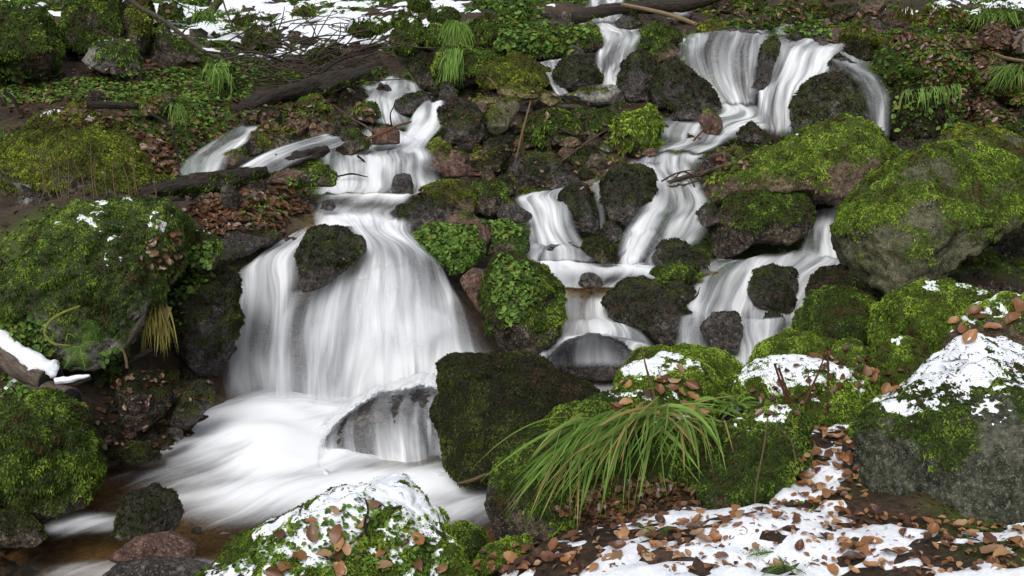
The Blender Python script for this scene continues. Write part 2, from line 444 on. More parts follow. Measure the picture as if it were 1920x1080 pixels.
# ------------------------------------------------------------------ terrain: one sheet through points read off the slope
CTRL = []
def c(px, py, D, dz=0.0):
    q = P(px, py, D); CTRL.append((q[0], q[1], q[2] + dz))
for px, py in [(0,1075),(150,1060),(60,1000),(250,1050),(400,1060),(380,960),(250,900),(500,1000),(700,1000),(860,1000),(400,830),(600,900),(800,920),(560,790),(750,800),(900,800),(900,930),(440,775),(1000,720),(1080,722),(900,720),(1160,716)]:
    D = float(depth_at_z(px, py, 0.0)); q = P(px, py, D); CTRL.append((q[0], q[1], -0.17))
for t in [ # left bank
 (40,1075,3.3,-.35),(-150,1000,3.9),(-150,800,4.2),(60,960,4.0,-.1),(150,930,4.2,-.15),(200,860,4.5),(250,800,4.7),(330,800,4.85),(390,770,5.1,-.08),
 (60,740,4.6),(-150,700,4.8),(170,700,4.9),(300,680,5.2),(390,700,5.45,-.1),(350,500,5.5),(420,480,5.8),(250,400,5.7),(100,400,5.6),(-150,450,5.6),
 (420,400,6.0),(520,390,6.25),(560,360,6.6,-.05),(300,380,6.2),(400,345,6.7),(100,380,6.2),(-150,330,6.8),(350,290,7.2),(480,310,7.0,-.2),(420,270,7.4,-.2),(380,310,7.0,-.15),(560,290,7.3,-.15),(330,220,7.6),
 (200,190,7.7),(0,190,7.6),(-200,150,8),(60,160,7.9),(300,140,8.5),(420,160,8.4),(550,200,8.3),(250,70,9.3),(350,90,9.7),(470,100,10.6),(470,40,12.4),(600,120,10.0),(650,60,11.6),
 # left stream bed
 (740,165,9.2,-.1),(760,230,8.2,-.12),(700,290,7.5,-.12),(700,350,6.9,-.1),(640,375,6.55,-.1),(690,400,6.35,-.14),(620,400,6.3,-.12),(690,450,5.95,-.15),(740,460,5.95,-.15),(500,490,5.85,-.15),
 (490,560,5.75,-.15),(480,650,5.65,-.15),(480,740,5.6,-.15),(650,560,5.75,-.15),(800,560,5.75,-.15),(650,660,5.65,-.15),(820,660,5.7,-.15),(600,745,5.6,-.15),
 # middle ridge
 (830,180,9.0,-.1),(900,180,8.8,-.1),(820,60,10.8),(900,60,10.6),(1000,80,10.3),(780,10,13),(1000,10,12.6),(900,230,8.4,-.1),(1000,200,8.7,-.1),(1030,270,8.0,-.1),(860,300,7.6,-.1),(940,340,7.4,-.1),(1020,350,7.2,-.1),(870,380,7.0,-.1),(880,450,6.4,-.1),(950,430,6.5,-.1),(840,500,6.0,-.1),(900,590,5.8,-.1),(980,640,5.8,-.1),
 # centre falls
 (1130,20,12,-.1),(1150,90,10.2,-.15),(1150,150,9.6,-.15),(1030,150,9.3,-.1),(1100,190,8.9),(1200,200,8.8),(1250,240,8.3,-.05),(1330,240,8.4,-.12),(1260,290,7.8,-.1),(1250,330,7.3,-.12),(1250,400,6.8,-.15),(1230,470,6.4,-.15),(1180,290,7.8),(1120,320,7.4),
 (1030,365,7.0,-.12),(1040,430,6.6,-.15),(1050,490,6.3,-.13),(1150,512,6.15,-.12),(1080,560,5.95,-.15),(1110,610,5.85,-.15),(1220,600,5.95),
 # right
 (1360,70,10.0,-.15),(1500,78,9.8,-.15),(1380,190,9.2,-.15),(1460,250,9.0,-.15),(1560,240,9.2),(1640,250,9.1,-.1),(1350,300,7.9),(1500,300,7.6),(1700,280,8.0),(1600,350,7.2),(1560,385,6.8,-.1),(1550,470,6.4,-.14),(1430,490,6.4,-.13),(1350,510,6.3,-.13),(1370,600,6.0,-.14),(1470,590,6.0,-.14),(1370,680,5.7,-.14),
 (1600,560,5.7),(1700,520,5.9),(1850,540,5.6),(2050,500,5.8),(1850,400,6.4),(2050,350,6.9),(1800,270,7.6),(1900,220,8.2),(1700,120,9.6),(1850,100,9.5),(2100,120,9.6),(1300,30,11.5),(1450,30,11.4),(1600,40,11),(1700,20,11.6),(1800,50,10.4),(1850,10,11.6),(1950,30,10.8),(1100,5,13.0),(1400,5,12.6),
 # right foreground
 (1560,660,5.2),(1700,700,4.7),(1850,700,4.4),(2100,700,4.4),(1500,740,4.6),(1350,710,4.9),(1300,760,4.5),(1400,770,4.3),(1550,800,3.95),(1560,880,3.55),(1600,960,3.2),(1800,980,3.05),(2000,980,3.0),(2200,900,3.3),(1500,960,3.25),(1350,960,3.3),(1200,980,3.3),(1100,1000,3.25),(1000,1030,3.15),(1300,1060,2.8),(1600,1060,2.75),(1850,1060,2.75),(1050,1075,2.85),(1150,860,3.8,-.1),(1050,880,3.85,-.12),(920,1010,3.4,-.15),(880,1060,3.05,-.1),(750,1070,3.1,-.2),(600,1075,3.05,-.35),
 (1100,800,4.5,-.12),(980,860,4.3,-.2)]:
    c(*t)
for x, y, z in [(-1.2,2.2,-.2),(0,2.2,.22),(1.5,2.0,.38),(-3,2.0,-.1),(-2,0,.0),(0,0,.25),(2,0,.4),(0,-4,.3),(-6,0,.3),(6,0,.7),(-6,5,.9),(6,5,1.1),(-9,8,2.0),(9,8,2.2),(-14,5,2.5),(14,5,3.0),
                (-8,14,2.9),(-3,15,2.75),(0,15,2.75),(3,15,2.8),(8,14,3.1),(-8,20,5.0),(0,20,5.0),(8,20,5.2),(0,30,10.5),(-14,30,10.5),(14,30,10.5),(0,45,18),(-14,18,4.8),(14,18,5.2),(-14,-4,1.5),(14,-4,2)]:
    CTRL.append((x, y, z))
CT = np.array(CTRL)
_A = CT[:, :2]
_K = np.sqrt(((_A[:, None] - _A[None]) ** 2).sum(-1) + 0.04)
_n = len(CT)
_M = np.zeros((_n + 3, _n + 3)); _M[:_n, :_n] = -_K + 0.06 * np.eye(_n)
_M[:_n, _n] = 1; _M[:_n, _n + 1:] = _A; _M[_n, :_n] = 1; _M[_n + 1:, :_n] = _A.T
_W = np.linalg.solve(_M, np.concatenate([CT[:, 2], [0, 0, 0]]))
def height0(x, y):
    q = np.stack([np.ravel(x), np.ravel(y)], -1).astype(float)
    r = np.empty(len(q))
    for i in range(0, len(q), 20000):
        k = -np.sqrt(((q[i:i + 20000, None] - _A[None]) ** 2).sum(-1) + 0.04)
        r[i:i + 20000] = k @ _W[:_n] + _W[_n] + q[i:i + 20000] @ _W[_n + 1:]
    return r
def height(x, y):
    x = np.ravel(x); y = np.ravel(y)
    q = np.stack([x, y, 0 * x], -1)
    return height0(x, y) + 0.035 * fbm(q * 2.6, 3, 3) + 0.012 * fbm(q * 11, 5, 3)

def axis(segs):
    r = []
    for a, b, s in segs:
        r += list(np.arange(a, b, s))
    return np.array(r + [segs[-1][1]])
xs = axis([(-30,-8,1.0),(-8,-5.2,.12),(-5.2,5.2,.042),(5.2,8,.12),(8,30,1.0)])
ys = axis([(-8,2.2,.4),(2.2,4.2,.026),(4.2,6.2,.04),(6.2,10,.05),(10,14.5,.08),(14.5,20,.3),(20,60,1.5)])
GX, GY = np.meshgrid(xs, ys)
GZ = height(GX, GY)
TV = np.stack([GX.ravel(), GY.ravel(), GZ], -1)
nx, ny = len(xs), len(ys)
ii = (np.arange(ny - 1)[:, None] * nx + np.arange(nx - 1)[None]).ravel()
TF = np.stack([ii, ii + 1, ii + nx + 1, ii + nx], -1)
TN = vnormals(TV, TF)
tmoss = sstep(-0.3, 0.35, fbm(TV * 1.3, 21, 4)) * sstep(0.35, 0.6, TV[:, 2] + 0.2 * fbm(TV * 2, 4, 2))
tbed = sstep(0.06, -0.06, TV[:, 2])
for _px, _py, _D, _r in [(640,375,6.55,.28),(700,385,6.5,.25),(620,398,6.35,.2),(1050,500,6.2,.25),(1130,515,6.1,.25),(1085,535,5.98,.2),(1200,512,6.1,.2),(1560,382,6.8,.2),(1600,382,6.8,.2),(1100,350,7.2,.15),(1130,340,7.3,.15)]:
    _q = P(_px, _py, _D)
    tbed = np.maximum(tbed, 0.9 * np.exp(-(((TV[:, :2] - _q[:2]) ** 2).sum(-1)) / _r ** 2))
ground = obj('hillside_ground', make_mesh('hillside_ground', TV, TF, {'moss': tmoss, 'bed': tbed}), GROUND)
tag(ground, 'dark wet forest soil of the stream bank and hillside', None, None, 'structure')

# ------------------------------------------------------------------ rocks: an outline, a depth, a style
_ico = {}
def ico(n):
    if n not in _ico:
        bm = bmesh.new(); bmesh.ops.create_icosphere(bm, subdivisions=n, radius=1.0)
        V = np.array([v.co[:] for v in bm.verts]); F = np.array([[v.index for v in f.verts] for f in bm.faces])
        bm.free(); _ico[n] = (norm(V), F)
    return _ico[n]

ROCKS = []; ROCKBY = {}
def rock(key, name, label, D, pts, style='dark', moss=0.0, tint='mid', snow=0.0, T=0.75, e=0.72, lean=0.35, fac=7, rough=1.0, sdir=(0, 0), mdir=(0, 0), cat='rock', mlen=1.0, group=None, snz=1.0):
    seed = sum(ord(ch) * (i + 3) for i, ch in enumerate(key)) % 9973
    r = np.random.default_rng(seed)
    pts = np.array(pts, float).reshape(-1, 2)
    x, y = pts[:, 0], pts[:, 1]
    x2, y2 = np.roll(x, -1), np.roll(y, -1)
    cr = x * y2 - x2 * y; A = cr.sum() / 2
    cx = ((x + x2) * cr).sum() / (6 * A); cy = ((y + y2) * cr).sum() / (6 * A)
    C = P(cx, cy, D); zc = float((C - CAM) @ FWD); sc = zc / FPX
    L = np.stack([(x - cx) * sc, -(y - cy) * sc], -1)          # outline, metres, right / up
    # radial profile
    th = np.linspace(-math.pi, math.pi, 181)[:-1]
    dirs = np.stack([np.cos(th), np.sin(th)], -1)
    Rr = np.zeros(len(th))
    for k in range(len(L)):
        a, b = L[k], L[(k + 1) % len(L)]
        d = b - a
        det = dirs[:, 0] * (-d[1]) + d[0] * dirs[:, 1]
        det = np.where(np.abs(det) < 1e-12, 1e-12, det)
        t = (a[0] * (-d[1]) + d[0] * a[1]) / det
        s = (dirs[:, 0] * a[1] - dirs[:, 1] * a[0]) / det
        ok = (s >= -1e-6) & (s <= 1 + 1e-6) & (t > 0)
        Rr = np.where(ok, np.maximum(Rr, t), Rr)
    for _ in range(3):
        Rr = 0.25 * np.roll(Rr, 1) + 0.5 * Rr + 0.25 * np.roll(Rr, -1)
    Rr *= 1.03
    size = float(np.sqrt(abs(A))) * sc                          # ~ metres across
    pxs = float(np.sqrt(abs(A)))
    n = 7 if (pxs > 420 or (snow > .25 and pxs > 190)) else 6 if pxs > 130 else 5 if pxs > 45 else 4
    d, F = ico(n)
    rho = np.sqrt(d[:, 0] ** 2 + d[:, 1] ** 2)
    ang = np.arctan2(d[:, 1], d[:, 0])
    Ri = np.interp(ang, np.append(th, math.pi), np.append(Rr, Rr[0]))
    lat = rho ** e
    cxn, cyn = np.cos(ang), np.sin(ang)
    Z = np.sign(d[:, 2]) * np.abs(d[:, 2]) ** e * size * T * 0.62
    V = np.stack([cxn * lat * Ri, cyn * lat * Ri, Z], -1)
    # flat facets cut into the front
    for k in range(int(fac * 1.5)):
        nn = norm(np.array([r.normal() * 0.8, r.normal() * 0.7 + 0.15, 0.55 + 0.5 * r.random()]))
        h = (V @ nn); lim = np.max(h) * r.uniform(0.66, 0.92)
        ex = np.maximum(0, h - lim)
        V = V - (ex * 0.97)[:, None] * nn
    V[:, 2] -= lean * V[:, 1]                                   # tops lean back up the slope
    vn = vnormals(V, F)
    q = V / max(size, 0.02)
    off = np.array([seed % 91, seed % 37, seed % 53], float)
    ns = fbm(q * 2.2 + off, seed % 50, 4)
    nr = 1 - np.abs(fbm(q * 4.0 + off, 5 + seed % 50, 3))
    V = V + vn * ((0.032 * ns + 0.04 * (nr - 0.6)) * size * rough)[:, None]
    fine = fbm(V * 22 + off, 9, 4, .6)
    V = V + vn * (fine * min(0.011, 0.025 * size) * rough)[:, None]
    # to world
    W = C + V[:, :1] * RIGHT + V[:, 1:2] * UP - V[:, 2:3] * FWD
    if np.dot(np.cross(W[F[0, 1]] - W[F[0, 0]], W[F[0, 2]] - W[F[0, 0]]), W[F[0, 0]] - C) < 0:
        F = F[:, ::-1]
    wn_ = vnormals(W, F)
    view = norm(CAM - W)
    facing = (wn_ * view).sum(-1)
    hl = V[:, 1] / (np.max(np.abs(V[:, 1])) + 1e-6)
    hx = V[:, 0] / (np.max(np.abs(V[:, 0])) + 1e-6)
    vis = facing > -0.05
    ms = np.zeros(len(W))
    if moss > 0:
        s = 0.75 * wn_[:, 2] + 0.35 * hl + 0.75 * fbm(W * 6 + off, 31, 5, .6) + mdir[0] * hx + mdir[1] * hl
        qv = np.quantile(s[vis], 1 - min(moss, 0.999))
        ms = sstep(-0.2, 0.12, s - qv)
        cush = fbm(W * 16, 41, 3)
        W = W + wn_ * (ms * (0.006 + 0.018 * cush) * min(1.0, size * 3))[:, None]
    sn = None
    if snow > 0:
        s = 1.0 * wn_[:, 2] + 0.75 * hl + snz * (0.55 * fbm(W * 8 + off, 51, 4) + 0.5 * fbm(W * 24, 57, 4, .65)) + sdir[0] * hx + sdir[1] * hl
        qv = np.quantile(s[vis], 1 - snow)
        sn = s - qv
    base = np.array([C[0], C[1], W[:, 2].min()])
    mesh = make_mesh(name, W - base, F, {'moss': ms})
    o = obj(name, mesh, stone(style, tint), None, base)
    tag(o, label, cat, group)
    ROCKBY[key] = o
    ROCKS.append(dict(o=o, W=W, F=F, N=vnormals(W, F), ms=ms, sn=sn, D=D, tint=tint, base=base, size=size, key=key, seed=seed, mlen=mlen, moss=moss))
    return o

B, S, H = 'boulder', 'stone', 'mossy_hummock'
# --- upper left
rock('ul1', B, 'large boulder wholly clad in moss in the top left corner', 8.0, [-40,-40,45,-5,80,30,110,95,105,130,80,145,30,150,-40,145], 'dark', .8, 'mid', .06, fac=4, mdir=(0, .45))
rock('ul2', B, 'tall mossy boulder with bare dark foot behind the pale lichened rock', 8.6, [122,-25,210,-25,232,60,222,85,205,100,180,110,160,105,130,95,122,60], 'dark', .72, 'mid', .05)
rock('ul3', B, 'dark upright rock slab with a moss edge under the long fallen branch', 8.8, [222,-15,272,-15,280,60,276,95,262,112,240,110,225,90], 'dark', .45, 'olive', 0, mdir=(.5, 0))
rock('ul4', B, 'pale grey lichened rock half covered by snow dusted moss', 8.1, [152,112,175,82,205,70,235,75,258,110,262,138,225,142,190,135], 'grey', .45, 'mid', .07, mdir=(.7, 0), sdir=(.5, 0))
rock('ul5', B, 'dark leaning rock with frosted mossy ridge beneath the fallen branch', 8.9, [278,30,300,38,345,78,378,115,330,124,285,118], 'dark', .4, 'mid', .1)
rock('ul6', B, 'broad low boulder with yellow green moss top behind the dry stalks', 6.5, [-60,262,30,224,90,204,150,206,210,208,235,240,265,265,310,290,338,325,325,355,280,375,250,405,150,398,60,375,-60,350], 'dark', .62, 'olive', .02, T=.6, lean=.5, mdir=(0, .7), fac=5)
rock('ul7', S, 'round brown stone under the broad mossy boulder', 6.15, [110,365,120,346,150,342,178,352,182,385,140,395], 'brown', .1, 'dark')
rock('ul8', S, 'olive brown stone left of the dry stalks', 6.3, [12,310,20,285,45,280,55,300,50,330,25,335], 'brown', .3, 'olive')
rock('ul9', S, 'small rounded stone low beside the olive brown stone', 6.2, [50,345,58,325,80,322,90,340,80,362,60,362], 'brown', .15, 'dark')
rock('ul10', S, 'flat mossy brown stone above the broad boulder crest', 7.4, [118,205,135,190,160,190,172,200,168,212,130,214], 'brown', .4, 'olive')
rock('ul11', S, 'broken ochre stone among the ivy leaves', 7.5, [255,200,275,182,300,176,310,192,300,215,270,220], 'ochre', .3, 'olive')
rock('hu1', H, 'rounded leafy hummock dusted with snow right of the ivy slope', 8.3, [372,160,385,128,405,113,428,120,436,150,430,185,395,190], 'dark', .98, 'mid', .08, rough=1.4, cat='hummock')
rock('hu2', H, 'small mossy hummock in the snow near the top edge', 11.6, [292,34,302,8,325,2,342,15,346,34], 'dark', .95, 'mid', .15, cat='hummock')
rock('hu3', H, 'snow dusted hummock left of the twig tangle', 9.8, [455,95,460,55,480,32,508,45,520,75,515,100], 'dark', .9, 'mid', .25, cat='hummock')
rock('hu4', H, 'low snowy moss hummock amid the tangled twigs', 9.4, [575,112,588,85,615,75,632,88,636,112,600,120], 'dark', .9, 'mid', .22, cat='hummock')
rock('hu5', H, 'wide flat hummock in the snow field beside the branch', 11.3, [430,40,450,26,490,22,510,32,500,44,455,46], 'dark', .85, 'mid', .35, cat='hummock')
rock('hu6', H, 'tiny hummock beside the grass in the upper snow', 12.0, [548,30,556,10,580,6,592,18,588,32], 'dark', .85, 'mid', .3, cat='hummock')
rock('hu7', H, 'long snow streaked hummock above the rotting log', 10.4, [640,52,660,36,700,30,722,42,715,62,670,70], 'dark', .85, 'mid', .35, cat='hummock')
rock('ul12', S, 'mossy stone tucked under the rotting log', 8.8, [510,160,512,140,535,134,562,142,565,158,540,166], 'dark', .75, 'mid')
# --- upper middle
rock('um1', H, 'bright mossy hummock with frosted top left of the drooping grass', 10.0, [733,72,745,48,765,34,785,42,800,55,795,80,770,104,745,100], 'dark', .97, 'mid', .07, cat='hummock')
rock('um1b', H, 'low green hummock directly left of the drooping grass tuft', 9.9, [795,62,812,45,838,46,842,70,825,88,800,86], 'dark', .97, 'mid', .05, cat='hummock')
rock('um2', H, 'mossy hummock below the top edge in the snow', 11.2, [800,28,815,12,842,12,862,28,852,44,815,46], 'dark', .95, 'mid', .12, cat='hummock')
rock('um3', H, 'small hummock cut by the top edge', 12.4, [764,8,775,-8,798,-6,808,10,795,22,772,22], 'dark', .95, 'mid', .15, cat='hummock')
rock('um2b', H, 'snow topped hummock left of the bright frosted one', 10.6, [735,45,740,22,770,18,795,28,790,40,765,50], 'dark', .9, 'mid', .3, cat='hummock')
rock('um4', B, 'leafy green rock at the top edge left of the log bridge', 11.2, [935,5,950,-10,980,-5,996,15,994,38,965,46,940,35], 'dark', .9, 'leafy', 0)
rock('um5', B, 'broad mossy rock behind the drooping grass', 10.3, [868,70,885,42,915,28,950,36,985,55,985,75,930,90,880,88], 'dark', .85, 'mid', 0)
rock('um6', B, 'mossy rock that carries the drooping grass tuft', 9.3, [815,135,822,100,868,82,918,92,928,118,905,150,860,168,825,165], 'dark', .7, 'mid', 0, T=.9)
rock('um7', B, 'smooth moss coated rock below the drooping grass', 9.0, [898,150,900,128,930,117,968,128,982,150,962,168,915,170], 'dark', .85, 'olive', 0, e=.85, fac=3)
rock('um8', B, 'large olive moss rock sloping to the little upper falls', 9.4, [930,118,940,102,985,102,1025,130,1034,160,995,170,965,150], 'dark', .75, 'olive', 0)
rock('um9', B, 'rock matted with leaves and litter left of the top cascade', 10.0, [925,88,940,65,990,50,1055,44,1062,75,1058,102,1010,112,955,100], 'dark', .7, 'leafy', 0)
rock('um10', B, 'dark mossy block beside the top cascade', 10.0, [1060,48,1090,40,1120,46,1128,92,1105,100,1072,96], 'dark', .55, 'mid', 0)
rock('um11', S, 'small black wet stone perched on the round green rock', 9.3, [1062,100,1068,90,1085,87,1099,94,1097,104,1072,106], 'wet')
rock('um12', B, 'round green algae rock between the two upper cascades', 9.1, [1038,145,1050,112,1080,101,1108,112,1124,140,1127,170,1085,178,1052,168], 'wet', .55, 'dark', 0, e=.85, fac=2, rough=.6)
rock('um13', B, 'dark wet boulder on the right of the top cascade', 9.0, [1160,145,1175,108,1205,93,1235,112,1243,150,1218,192,1178,192,1163,170], 'wet', 0.45, 'dark')
rock('um14', S, 'dark wet rock where the top cascade spills over', 10.8, [1150,42,1168,28,1198,26,1206,45,1185,56,1160,54], 'wet', .1, 'dark')
rock('um14b', B, 'mossy rock in the gap above the dark wet boulder', 10.2, [1198,72,1205,48,1230,40,1262,50,1282,72,1262,90,1215,92], 'dark', .7, 'mid')
rock('um14c', S, 'brown rock just right of the mossy gap rock', 9.6, [1215,100,1235,82,1270,84,1282,105,1262,122,1225,118], 'brown', .3, 'mid')
rock('um15', B, 'smooth pale grey slab lying below the upper cascades', 8.75, [1046,190,1070,176,1110,164,1148,158,1170,178,1172,198,1090,202], 'grey', .15, 'olive', 0, fac=2)
rock('um16', S, 'ochre mossy stone left of the smooth pale slab', 8.7, [932,170,955,152,982,160,1015,166,1012,185,960,190,936,184], 'ochre', .4, 'olive')
rock('um16b', S, 'small angular ochre stone against the pale slab', 8.65, [1012,188,1018,172,1042,174,1048,192,1030,200], 'ochre', .3, 'olive')
rock('um17', B, 'upright green lichened slab in the middle of the slope', 8.25, [910,205,930,188,970,184,974,202,950,245,922,258,912,240], 'green', .2, 'olive', 0, T=.4, fac=3, rough=.5)
rock('um18', B, 'dark reddish wet rock left of the upright green slab', 8.15, [825,205,845,190,875,188,905,208,910,258,882,280,832,268], 'wet', 0.45, 'dark')
rock('um18b', S, 'small brown stone on top of the dark reddish rock', 8.25, [888,205,895,190,912,194,914,210,900,216], 'brown')
rock('um18c', S, 'tan stone beside the ochre mossy stone', 8.5, [886,192,898,180,928,182,932,194,905,200], 'ochre', .2, 'olive')
rock('um19', B, 'tall dark greenish rock below the upright green slab', 7.75, [903,285,915,262,938,255,964,265,960,288,932,328,908,328,900,305], 'dark', .4, 'dark', fac=4)
rock('um20', B, 'brown angular rock on the edge of the stepped stream', 7.5, [788,290,815,258,840,268,848,295,822,324,795,315], 'brown', 0.4, 'olive')
rock('um21', S, 'reddish stone wedged below the brown angular rock', 7.3, [812,315,830,302,858,300,878,312,874,330,835,334], 'red')
rock('um21b', S, 'flat reddish stone behind the wedged reddish stone', 7.5, [835,295,845,280,868,285,882,300,868,312,845,310], 'red', .05)
rock('um22', B, 'grey glistening rock in the centre of the slope', 7.55, [952,318,980,288,1030,290,1062,308,1048,345,1002,356,960,345], 'wet', 0.3, 'dark', 0)
rock('um22b', S, 'dark stone under the tall greenish rock', 7.3, [925,340,945,325,962,338,965,365,940,372], 'dark', .3, 'dark')
rock('um23', S, 'dark pitted stone right of the grey glistening rock', 7.25, [1030,335,1060,305,1085,318,1086,345,1052,360,1024,354], 'wet', 0.35, 'dark')
rock('um24', B, 'rock with a hanging moss curtain under the driftwood', 8.15, [983,220,1010,208,1050,206,1082,215,1085,245,1062,275,1022,278,988,255], 'dark', .7, 'mid', mlen=1.6)
rock('um25', B, 'mossy rock right of the hanging moss curtain', 8.3, [1088,220,1105,207,1135,206,1162,218,1158,245,1105,254], 'dark', .6, 'mid')
rock('um26', B, 'bright moss draped rock overhanging the centre stream', 7.95, [1138,245,1160,222,1195,208,1225,205,1242,235,1238,270,1195,298,1155,280], 'dark', .72, 'bright', mlen=1.7)
rock('um27', S, 'small brown stone below the hanging moss curtain', 7.8, [1046,270,1060,256,1085,258,1090,272,1065,280], 'brown')
rock('um27b', S, 'small tan stone above the grey glistening rock', 7.7, [1045,288,1055,275,1078,278,1080,292,1058,298], 'brown', .1, 'olive')
rock('um28', B, 'dark mossy stone behind the leaning stick', 7.7, [1080,300,1088,278,1115,270,1138,282,1136,306,1105,316], 'dark', .5, 'dark')
rock('um28b', S, 'small orange brown stone at the centre stream edge', 7.5, [1204,290,1212,278,1232,279,1236,290,1220,296], 'red')
rock('um29', B, 'dark upright rock between the two centre falls', 6.8, [1050,372,1062,352,1090,346,1114,360,1128,400,1122,440,1078,444,1052,400], 'wet', 0.6, 'dark')
rock('um30', B, 'large dark square rock right of the dark upright rock', 6.9, [1130,345,1150,320,1190,310,1230,318,1226,360,1208,412,1178,432,1142,418,1127,385], 'wet', 0.6, 'dark', e=.6)
rock('um30b', S, 'little dark rock under the large square rock', 6.5, [1128,440,1132,422,1150,416,1168,430,1164,455,1140,455], 'wet', .3, 'dark')
rock('um31', B, 'mossy capstone on the rock pile by the stepped stream', 6.85, [780,362,802,346,835,335,872,342,892,368,888,402,848,396,800,380], 'brown', .55, 'olive')
rock('um32', B, 'flat black slab under the mossy capstone', 6.45, [732,412,755,384,800,378,858,385,862,408,800,432,752,434], 'wet', 0.35, 'dark', e=.6, lean=.6)
rock('um33', B, 'dark mossy rock behind the mossy capstone', 6.95, [880,362,895,340,925,335,952,352,952,385,918,408,888,398], 'dark', .5, 'mid')
rock('um34', S, 'glossy flat stone above the leafy rocks', 6.5, [928,400,945,384,965,380,1002,404,988,417,945,420], 'wet')
rock('um35', B, 'bare orange brown rock poking out of the leaves', 6.15, [832,425,838,402,858,393,892,406,926,432,912,465,872,470], 'red', .08)
rock('um36', B, 'dark rock with a leafy top left of the first centre fall', 6.2, [895,435,910,415,955,418,988,436,992,470,955,486,905,475], 'dark', .5, 'leafy')
rock('um37', B, 'rock covered in bright leaves right of the main fall lip', 6.0, [772,445,790,424,830,418,870,425,900,440,905,470,888,495,850,515,812,478], 'dark', .85, 'leafy', mlen=1.0)
rock('um38', B, 'large leafy mossy boulder right of the main waterfall', 5.6, [902,530,928,480,965,466,1010,498,1048,538,1058,580,1042,640,1000,668,950,658,918,622], 'dark', .66, 'mid', 0, mdir=(-.25, .1), T=.9, mlen=1.0)
rock('um39', S, 'rusty brown wet rock between main fall and leafy boulder', 5.75, [862,525,885,502,912,505,918,545,905,590,882,560], 'red')
rock('um40', B, 'dark wet boulder splitting the main waterfall lip', 5.6, [562,490,568,455,590,426,640,430,682,450,686,468,655,497,608,535,572,548], 'wet', 0.6, 'dark')
rock('um41', S, 'small wet dark stone standing in the stepped stream', 6.85, [734,355,738,330,752,321,768,326,776,348,774,364,738,365], 'wet', 0)
rock('um42', B, 'dark rock with moss in the middle of the stepped stream', 7.5, [628,288,640,242,662,240,692,266,692,278,652,294], 'dark', .35, 'mid')
rock('um43', S, 'reddish stone under the stranded twigs', 7.6, [688,262,700,240,728,234,748,246,750,270,695,272], 'red', .1, 'mid')
rock('um44', S, 'little black stone in the pool at the stream head', 9.0, [702,172,712,156,728,158,738,174,720,178], 'wet', 0)
rock('um45', B, 'low dark slab with water sliding over it', 8.5, [735,192,750,178,785,174,808,182,810,208,770,218,742,212], 'wet', 0.3, 'dark')
rock('um46', B, 'dark stone left of the stepped stream head', 8.2, [662,215,672,192,700,190,713,215,708,230,672,230], 'dark', .5, 'mid')
rock('um46b', B, 'black wet rock under the end of the rotting log', 8.7, [620,200,632,172,668,166,690,182,688,212,640,222], 'wet', 0.4, 'dark')
rock('um46c', S, 'small mossy stone right of the stream head', 8.9, [808,188,815,160,840,152,858,168,855,190,830,196], 'wet', .4, 'dark')
rock('um46d', B, 'dark rock face behind the stream head pool', 9.4, [760,120,790,98,825,100,830,140,822,175,788,170,778,145], 'dark', .35, 'dark')
rock('um47', B, 'dark boulder between the two left rivulets', 7.4, [453,282,470,246,500,227,540,240,566,264,532,288,468,294], 'dark', .35, 'olive')
rock('um48', S, 'wet brown stone at the lower left rivulet', 7.0, [413,305,418,286,450,282,462,300,455,318,422,320], 'brown', .1)
rock('um49a', S, 'reddish angular stone in the rock cluster', 7.6, [528,238,545,210,572,206,582,225,578,254,545,262], 'red', .12, 'mid')
rock('um49b', S, 'dark brown stone on the right of the rock cluster', 7.55, [580,240,590,218,612,215,626,232,626,260,588,262], 'brown', .15)
rock('um49c', S, 'bright moss cushion stone on top of the rock cluster', 7.8, [542,200,560,182,582,178,612,188,622,206,565,212], 'brown', .8, 'bright')
rock('um49d', S, 'flat dark stone left of the rock cluster', 7.9, [475,228,490,206,520,205,530,220,515,235], 'dark', .2, 'dark')
rock('um50', B, 'salmon pink stone on the leafy spit', 6.6, [498,342,515,325,548,314,572,322,572,350,548,364,520,352], 'red', .04)
rock('um50b', S, 'dark stone at the tip of the leafy spit', 6.5, [560,330,580,308,610,310,632,330,628,348,590,352], 'dark', .4, 'mid')
rock('um50c', S, 'small dark pebble in the shallow stream bend', 6.3, [600,392,606,376,622,374,630,388,622,396], 'wet')
# --- left foreground
rock('lf1', B, 'huge rounded boulder with thick moss and a snowy crown', 5.0, [4,490,22,428,60,396,130,382,190,378,250,384,300,396,332,420,322,480,300,540,290,590,255,640,200,682,120,668,60,632,14,570], 'grey', .8, 'mid', .09, T=.8, lean=.4, fac=4, mlen=1.05, rough=1.3, mdir=(0, .45))
rock('lf2', B, 'mossy rock with a snow patch at the left fall lip', 5.3, [335,465,340,436,370,428,398,438,412,472,402,505,352,500], 'dark', .6, 'mid', .12)
rock('lf2b', B, 'black overhanging rock face left of the waterfall', 5.35, [310,560,330,510,380,488,430,492,442,525,436,600,424,690,408,722,355,690,318,640], 'wet', 0.6, 'dark', T=.6, lean=-.1, mlen=1.1)
rock('lf2c', S, 'wet dark ledge feeding the left waterfall', 5.9, [395,470,420,440,470,420,520,425,510,455,440,492,405,495], 'wet', .3, 'dark')
rock('lf3', B, 'dark rounded rock below the black overhang', 4.7, [203,748,240,704,290,700,316,735,310,780,272,804,222,796], 'dark', .3, 'dark')
rock('lf4', B, 'dark mossy slanting rock at the edge of the plunge pool', 4.8, [305,795,328,752,360,720,392,720,392,755,372,785,335,806], 'wet', .45, 'dark')
rock('lf5', S, 'small wet stone between the two dark bank rocks', 4.85, [300,760,308,740,335,735,342,752,322,772], 'wet')
